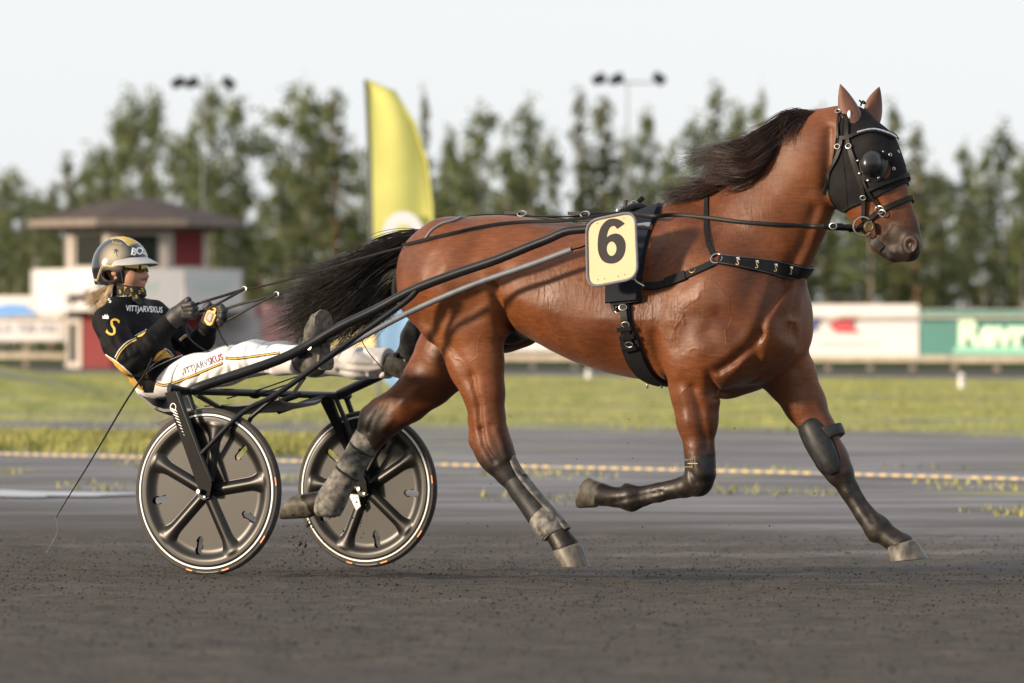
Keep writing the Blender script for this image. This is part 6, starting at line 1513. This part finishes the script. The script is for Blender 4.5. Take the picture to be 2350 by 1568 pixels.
for k in range(8):
    q, n_ = on_face(q8, k, .01, .99, zQ, zP + .0, .0); pn = MB().slab(q, .05, n_).build("balcony_panel", m_bw, tw, smooth=False)
    if math.sin(R(45 * k + 22.5 + PH)) < -.3:
        q2, _ = on_face(q8, k, .2, .75, zQ + .45, zQ + .75, .056)
        lay_text(("DITT", "TRAV", "TRAVET", "TRAVET")[k % 4], (q2[0] + q2[2]) / 2, (q2[1] - q2[0]), (0, 0, 1), .42, "lettering", m_greenp, pn, None, .01)
# dark running horse on a balcony panel
hs_ = [(150, 690), (153, 672), (162, 664), (180, 666), (196, 662), (205, 652), (214, 650), (212, 660), (206, 668), (204, 680), (212, 690), (206, 692), (196, 682), (178, 682), (168, 694), (160, 692), (166, 680), (158, 676), (155, 690)]
MB().slab([at(x - 2, y + 10, TD - 3.12) for x, y in hs_], .02, (0, 1, 0)).build("horse_emblem", m_drk, tw, smooth=False)
for k in range(3, 7):
    q, n_ = on_face(in8, k, .0, 1. if k != 4 else .32, tz, zQ - .1, .006)
    if k in (3, 4): 
        MB().slab(q, .03, n_).build("white_panel", m_tw, tw, smooth=False); q, n_ = on_face(in8, k, *((.05, .2) if k == 4 else (.3, .7)), tz + .15, zQ - .35, .04); MB().slab(q, .01, n_).build("window", m_win, tw, smooth=False)

# ================================================================ FLAG AND FLOODLIGHTS
m_fy = mat("yellow_flag_cloth", (.56, .545, .17), .8, var=.08, scale=1.2, c2=(.68, .67, .22), spec=.2); m_fw = mat("white_flag_print", (.72, .73, .78), .75, var=.04); m_fb = mat("blue_flag_cloth", (.28, .47, .74), .75, var=.1, scale=2)
FDp = 58.0; fbz = float(groundz(at(868, HY, FDp).x, FDp))
fl = thing("beach_flag", "tall yellow feather flag with a pale blue foot behind the horse's tail", "flag", (at(870, HY, FDp).x, FDp, fbz))
Lf = [(840, 185), (844, 260), (848, 350), (851, 450), (854, 550), (858, 650), (864, 760), (876, 860), (905, 893)]; Rf = [(842, 186), (905, 212), (950, 285), (978, 370), (990, 470), (992, 560), (985, 680), (966, 790), (930, 893)]
nf, kf = 60, 14; la, lb = spline([(x, y, 0) for x, y in Lf], nf), spline([(x, y, 0) for x, y in Rf], nf); V = []; uvp = []
for i in range(nf):
    for j in range(kf):
        t = j / (kf - 1); c = la[i] * (1 - t) + lb[i] * t; V.append(at(c[0], c[1], FDp + .05 * math.sin(t * 5 + i * .12) * t)); uvp.append(c)
F = [(i * kf + j, i * kf + j + 1, (i + 1) * kf + j + 1, (i + 1) * kf + j) for i in range(nf - 1) for j in range(kf - 1)]
mi = []
for f_ in F:
    c = sum((uvp[q] for q in f_), Vector((0, 0, 0))) / 4; mi.append(1 if c.y > 552 else 0)
cl_ = mesh_obj("cloth", V, F, None, fl, True, mats=[m_fy, m_fb], midx=mi); md = cl_.modifiers.new("thick", 'SOLIDIFY'); md.thickness = .004
FP = lambda x, y: at(x, y, FDp - .07)
flat_loops([[(925 + 48 * math.cos(a), 540 + 55 * math.sin(a)) for a in np.linspace(np.pi, 2 * np.pi, 24)]], FP, "white_arch", m_fw, fl); flat_loops([[(925 + 22 * math.cos(a), 545 + 30 * math.sin(a)) for a in np.linspace(np.pi, 2 * np.pi, 16)]], lambda x, y: at(x, y, FDp - .08), "yellow_arch", m_fy, fl)
MB().tube([Vector((*at(872, HY, FDp).xy, fbz - .1))] + [at(x - 2, y, FDp) for x, y in Lf[::-1][2:]] + [at(842, 183, FDp)], .022, 8).build("pole", m_grey, fl)
MB().tube([at(x + 1, y, FDp) for x, y in Rf[:-1]], .02, 6).build("edge_hem", m_fy, fl)
m_mast = mat('galvanised_mast', (.20, .22, .21), .5, var=.1)
m_lampk = mat("black_lamp_housing", (.012, .012, .018), .5, var=.2)
for (xm, ya, lamps, lab) in ((465, 196, ((408, 190), (440, 190), (524, 190)), "floodlight mast rising behind the trees left of the yellow flag"), (1440, 190, ((1374, 182), (1415, 182), (1512, 180)), "floodlight mast with three black lamps above the trees over the horse's back")):
    LD = 165.0; b_ = at(xm, HY, LD); gz_ = float(groundz(b_.x, b_.y)); ms = thing("floodlight_mast", lab, "floodlight", (b_.x, b_.y, gz_), None, "floodlight masts")
    tp_z = at(xm, ya, LD).z; MB().tube([Vector((b_.x, b_.y, gz_ - .2)), Vector((b_.x, b_.y, tp_z))], [.06, .025], 8).build("mast", m_mast, ms)
    MB().tube([at(lamps[0][0], ya, LD), at(lamps[-1][0], ya, LD)], .03, 8).build("cross_arm", m_mast, ms)
    for i, (x, y) in enumerate(lamps):
        c = at(x, y, LD); tl_ = R(-25 if i < 2 else 40); M_ = Matrix.Rotation(tl_, 3, 'Y')
        mb = MB(); mb.tube([c + M_ @ Vector((-.24, 0, 0)), c + M_ @ Vector((-.18, 0, 0)), c + M_ @ Vector((.20, 0, .0)), c + M_ @ Vector((.26, 0, 0))], [.10, .17, .19, .12], 8, flat=1.1); mb.build("lamp", m_lampk, ms)

# ================================================================ TREES
m_leafA = mat("birch_leaves", (.080, .112, .038), .7, var=.45, scale=.5, c2=(.215, .25, .10), spec=.2); m_leafB = mat("pine_needles", (.070, .088, .034), .75, var=.45, scale=.5, c2=(.16, .175, .066), spec=.2)
m_barkA = mat("pale_bark", (.24, .22, .20), .8, var=.3, scale=3, stretch=(1, 1, .3)); m_barkB = mat("pine_bark", (.17, .095, .055), .85, var=.3, scale=3)
def tree_mesh(seed, kind):
    """unit tree: height 1, crown half width about .16"""
    g_ = np.random.default_rng(seed); tr = MB(); lean = g_.normal(0, .012, 2); P = [Vector((lean[0] * t * t, lean[1] * t * t, t)) for t in np.linspace(0, .97, 8)]
    tr.tube(P, [.0125 * (1 - .85 * t) + .001 for t in np.linspace(0, 1, 8)], 7)
    nb = 26; C = []
    base = .30 if kind == 'birch' else .22
    for k in range(nb):
        t = base + (1 - base) * (k + g_.uniform(0, 1)) / nb; prof = (math.sin(math.pi * min(1, ((t - base) / (1 - base)) * .80 + .17)) ** .75 if kind == 'birch' else max(.05, 1 - ((t - base) / (1 - base)) ** 1.25))
        r = .19 * prof * g_.uniform(.35, 1.35); a = g_.uniform(0, 6.28); p0 = Vector((lean[0] * t * t, lean[1] * t * t, t - .04)); rise = .35 if kind == 'birch' else .05
        p1 = p0 + Vector((r * math.cos(a), r * math.sin(a), r * rise)); mid = p0.lerp(p1, .5) + Vector((0, 0, .012)); tr.tube([p0, mid, p1], [.0035, .0022, .0008], 4, cap=False)
        for j in range(7 if prof > .3 else 4): u = g_.uniform(.25, 1.05); C.append(np.array(p0.lerp(p1, u)) + g_.normal(0, .010, 3) - np.array((0, 0, .02 * u if kind == 'birch' else 0)))
    C.append(np.array(P[-1]) + np.array((0, 0, .015)))
    C = np.array(C); n = 14; cc = np.repeat(C, n, 0); sp = np.array((.022, .022, .020)) if kind == 'birch' else np.array((.021, .021, .013))
    cc = cc + g_.normal(0, 1, cc.shape) * sp; s = g_.uniform(.006, .0145, (len(cc), 1)); d1 = g_.normal(0, 1, cc.shape); d1 /= np.linalg.norm(d1, axis=1)[:, None]; d2 = np.cross(d1, g_.normal(0, 1, cc.shape)); d2 /= np.linalg.norm(d2, axis=1)[:, None] + 1e-9
    V = np.stack([cc + d1 * s, cc + d2 * s * .7, cc - d1 * s, cc - d2 * s * .7], 1).reshape(-1, 3)
    return tr, V, np.arange(len(V)).reshape(-1, 4)
PRO = []
for i in range(10):
    k = 'birch' if i < 4 or i > 6 else 'pine'; tr, V, F = tree_mesh(100 + i, k); PRO.append((k, tr, V, F, []))
ORD = ['first', 'second', 'third', 'fourth', 'fifth', 'sixth', 'seventh', 'eighth', 'ninth', 'tenth', 'eleventh']
seen = {}
def plant(px_, ytop, hw, D_, i, lab, grp):
    k, tr, V, F, done = PRO[i]; b_ = at(px_, HY, D_); gz_ = float(groundz(b_.x, b_.y)); H_ = (HY - ytop) * D_ / FPX + CAMH - gz_; wd = hw * 1.28 * D_ / FPX / .165
    t = bpy.data.objects.new("birch_tree" if k == 'birch' else "pine_tree", None); COL.objects.link(t); t.empty_display_size = .1; t["base"] = [0., 0., 0.]
    t.matrix_world = Matrix.Translation((b_.x, b_.y, gz_)) @ Matrix.Rotation(rng.uniform(0, 6.28), 4, 'Z') @ Matrix.Diagonal((wd, wd, H_, 1))
    seen.setdefault(lab, []).append(t); tag(t, lab, "tree", grp)
    if not done:
        o1 = tr.build("trunk", m_barkA if k == 'birch' else m_barkB, t); o2 = mesh_obj("crown", V, F, m_leafA if k == 'birch' else m_leafB, t, False); done += [o1, o2]
    else:
        for s_ in done:
            c_ = s_.copy(); COL.objects.link(c_); c_.parent = t
    return t
front = [(-60, 450, 60), (2, 392, 34), (40, 445, 44), (78, 430, 42), (122, 414, 44), (165, 480, 40), (232, 330, 40), (262, 250, 44), (300, 200, 56), (352, 204, 56), (392, 300, 40), (440, 262, 46), (488, 182, 62), (530, 210, 54), (560, 330, 40), (635, 395, 44), (664, 196, 52), (700, 190, 52), (738, 290, 40), (772, 203, 60), (810, 330, 44), (868, 300, 50), (930, 300, 46),
         (976, 194, 42), (1026, 288, 50), (1066, 330, 40), (1104, 234, 54), (1160, 330, 44), (1222, 226, 44), (1268, 300, 48), (1330, 196, 62), (1388, 220, 62), (1440, 300, 44), (1474, 240, 46), (1530, 400, 40), (1602, 265, 52), (1642, 182, 56), (1690, 235, 46), (1748, 200, 44), (1800, 300, 48), (1848, 330, 46), (1886, 240, 46), (1945, 300, 52), (2002, 340, 46), (2052, 224, 56), (2104, 282, 62),
         (2150, 380, 44), (2210, 322, 44), (2258, 330, 48), (2304, 280, 44), (2348, 335, 46), (2420, 260, 60)]
look = {'birch': ["airy pale green birch", "leafy green birch", "slender birch"], 'pine': ["dark green pine", "dense dark pine"]}
def where(px_):
    for a, b, s_ in ((-999, 140, "at the left edge of the wood"), (140, 420, "rising behind the tower roof"), (420, 600, "beside the left floodlight mast"), (600, 845, "left of the yellow flag"), (845, 1200, "right of the yellow flag"), (1200, 1560, "under the right floodlight lamps"), (1560, 1900, "behind the flying mane"), (1900, 2180, "behind the horse's head"), (2180, 9999, "at the right edge of the wood")):
        if a <= px_ < b: return s_
DENSE = (772, 1330, 1388, 1642, 2052, 2104, 122, 976)
for i, (x, y, hw) in enumerate(front):
    hw *= (1.0, 1.35, .8, 1.15, .72, 1.25)[(i * 5 + i // 3) % 6]
    ix = (4 + i % 3) if (x in DENSE) else (0, 1, 2, 3, 7, 8, 9)[i % 7]; k = PRO[ix][0]; hgt = "tall " if y < 230 else ("low " if y > 380 else "")
    plant(x, y, hw, 206 + (i * 37) % 26, ix, hgt + look[k][i % len(look[k])] + " " + where(x), "front row of trees beyond the fence")
for i, x in enumerate(range(-120, 2500, 46)):
    y = 430 + 60 * math.sin(i * 1.7) + 40 * math.sin(i * .61 + 1); ix = (i * 3) % 7
    plant(x + rng.uniform(-15, 15), y, 50, 236 + (i * 29) % 24, ix, "shorter back row tree " + where(x), "back row of trees " + where(x))
for i, x in enumerate(range(-120, 2500, 60)):
    plant(x + rng.uniform(-15, 15), 560 + 30 * math.sin(i * 2.3), 52, 270 + (i * 13) % 20, (i * 5) % 7, "young tree of the wood edge " + where(x), "young trees deep in the wood " + where(x))

for lab, ts_ in seen.items():                     # look-alikes side by side: told apart by their order from the left
    if len(ts_) > 1:
        for i, t in enumerate(sorted(ts_, key=lambda o: o.matrix_world.translation.x / o.matrix_world.translation.y)): t["label"] = lab + ", " + ORD[min(i, 10)] + " from left"
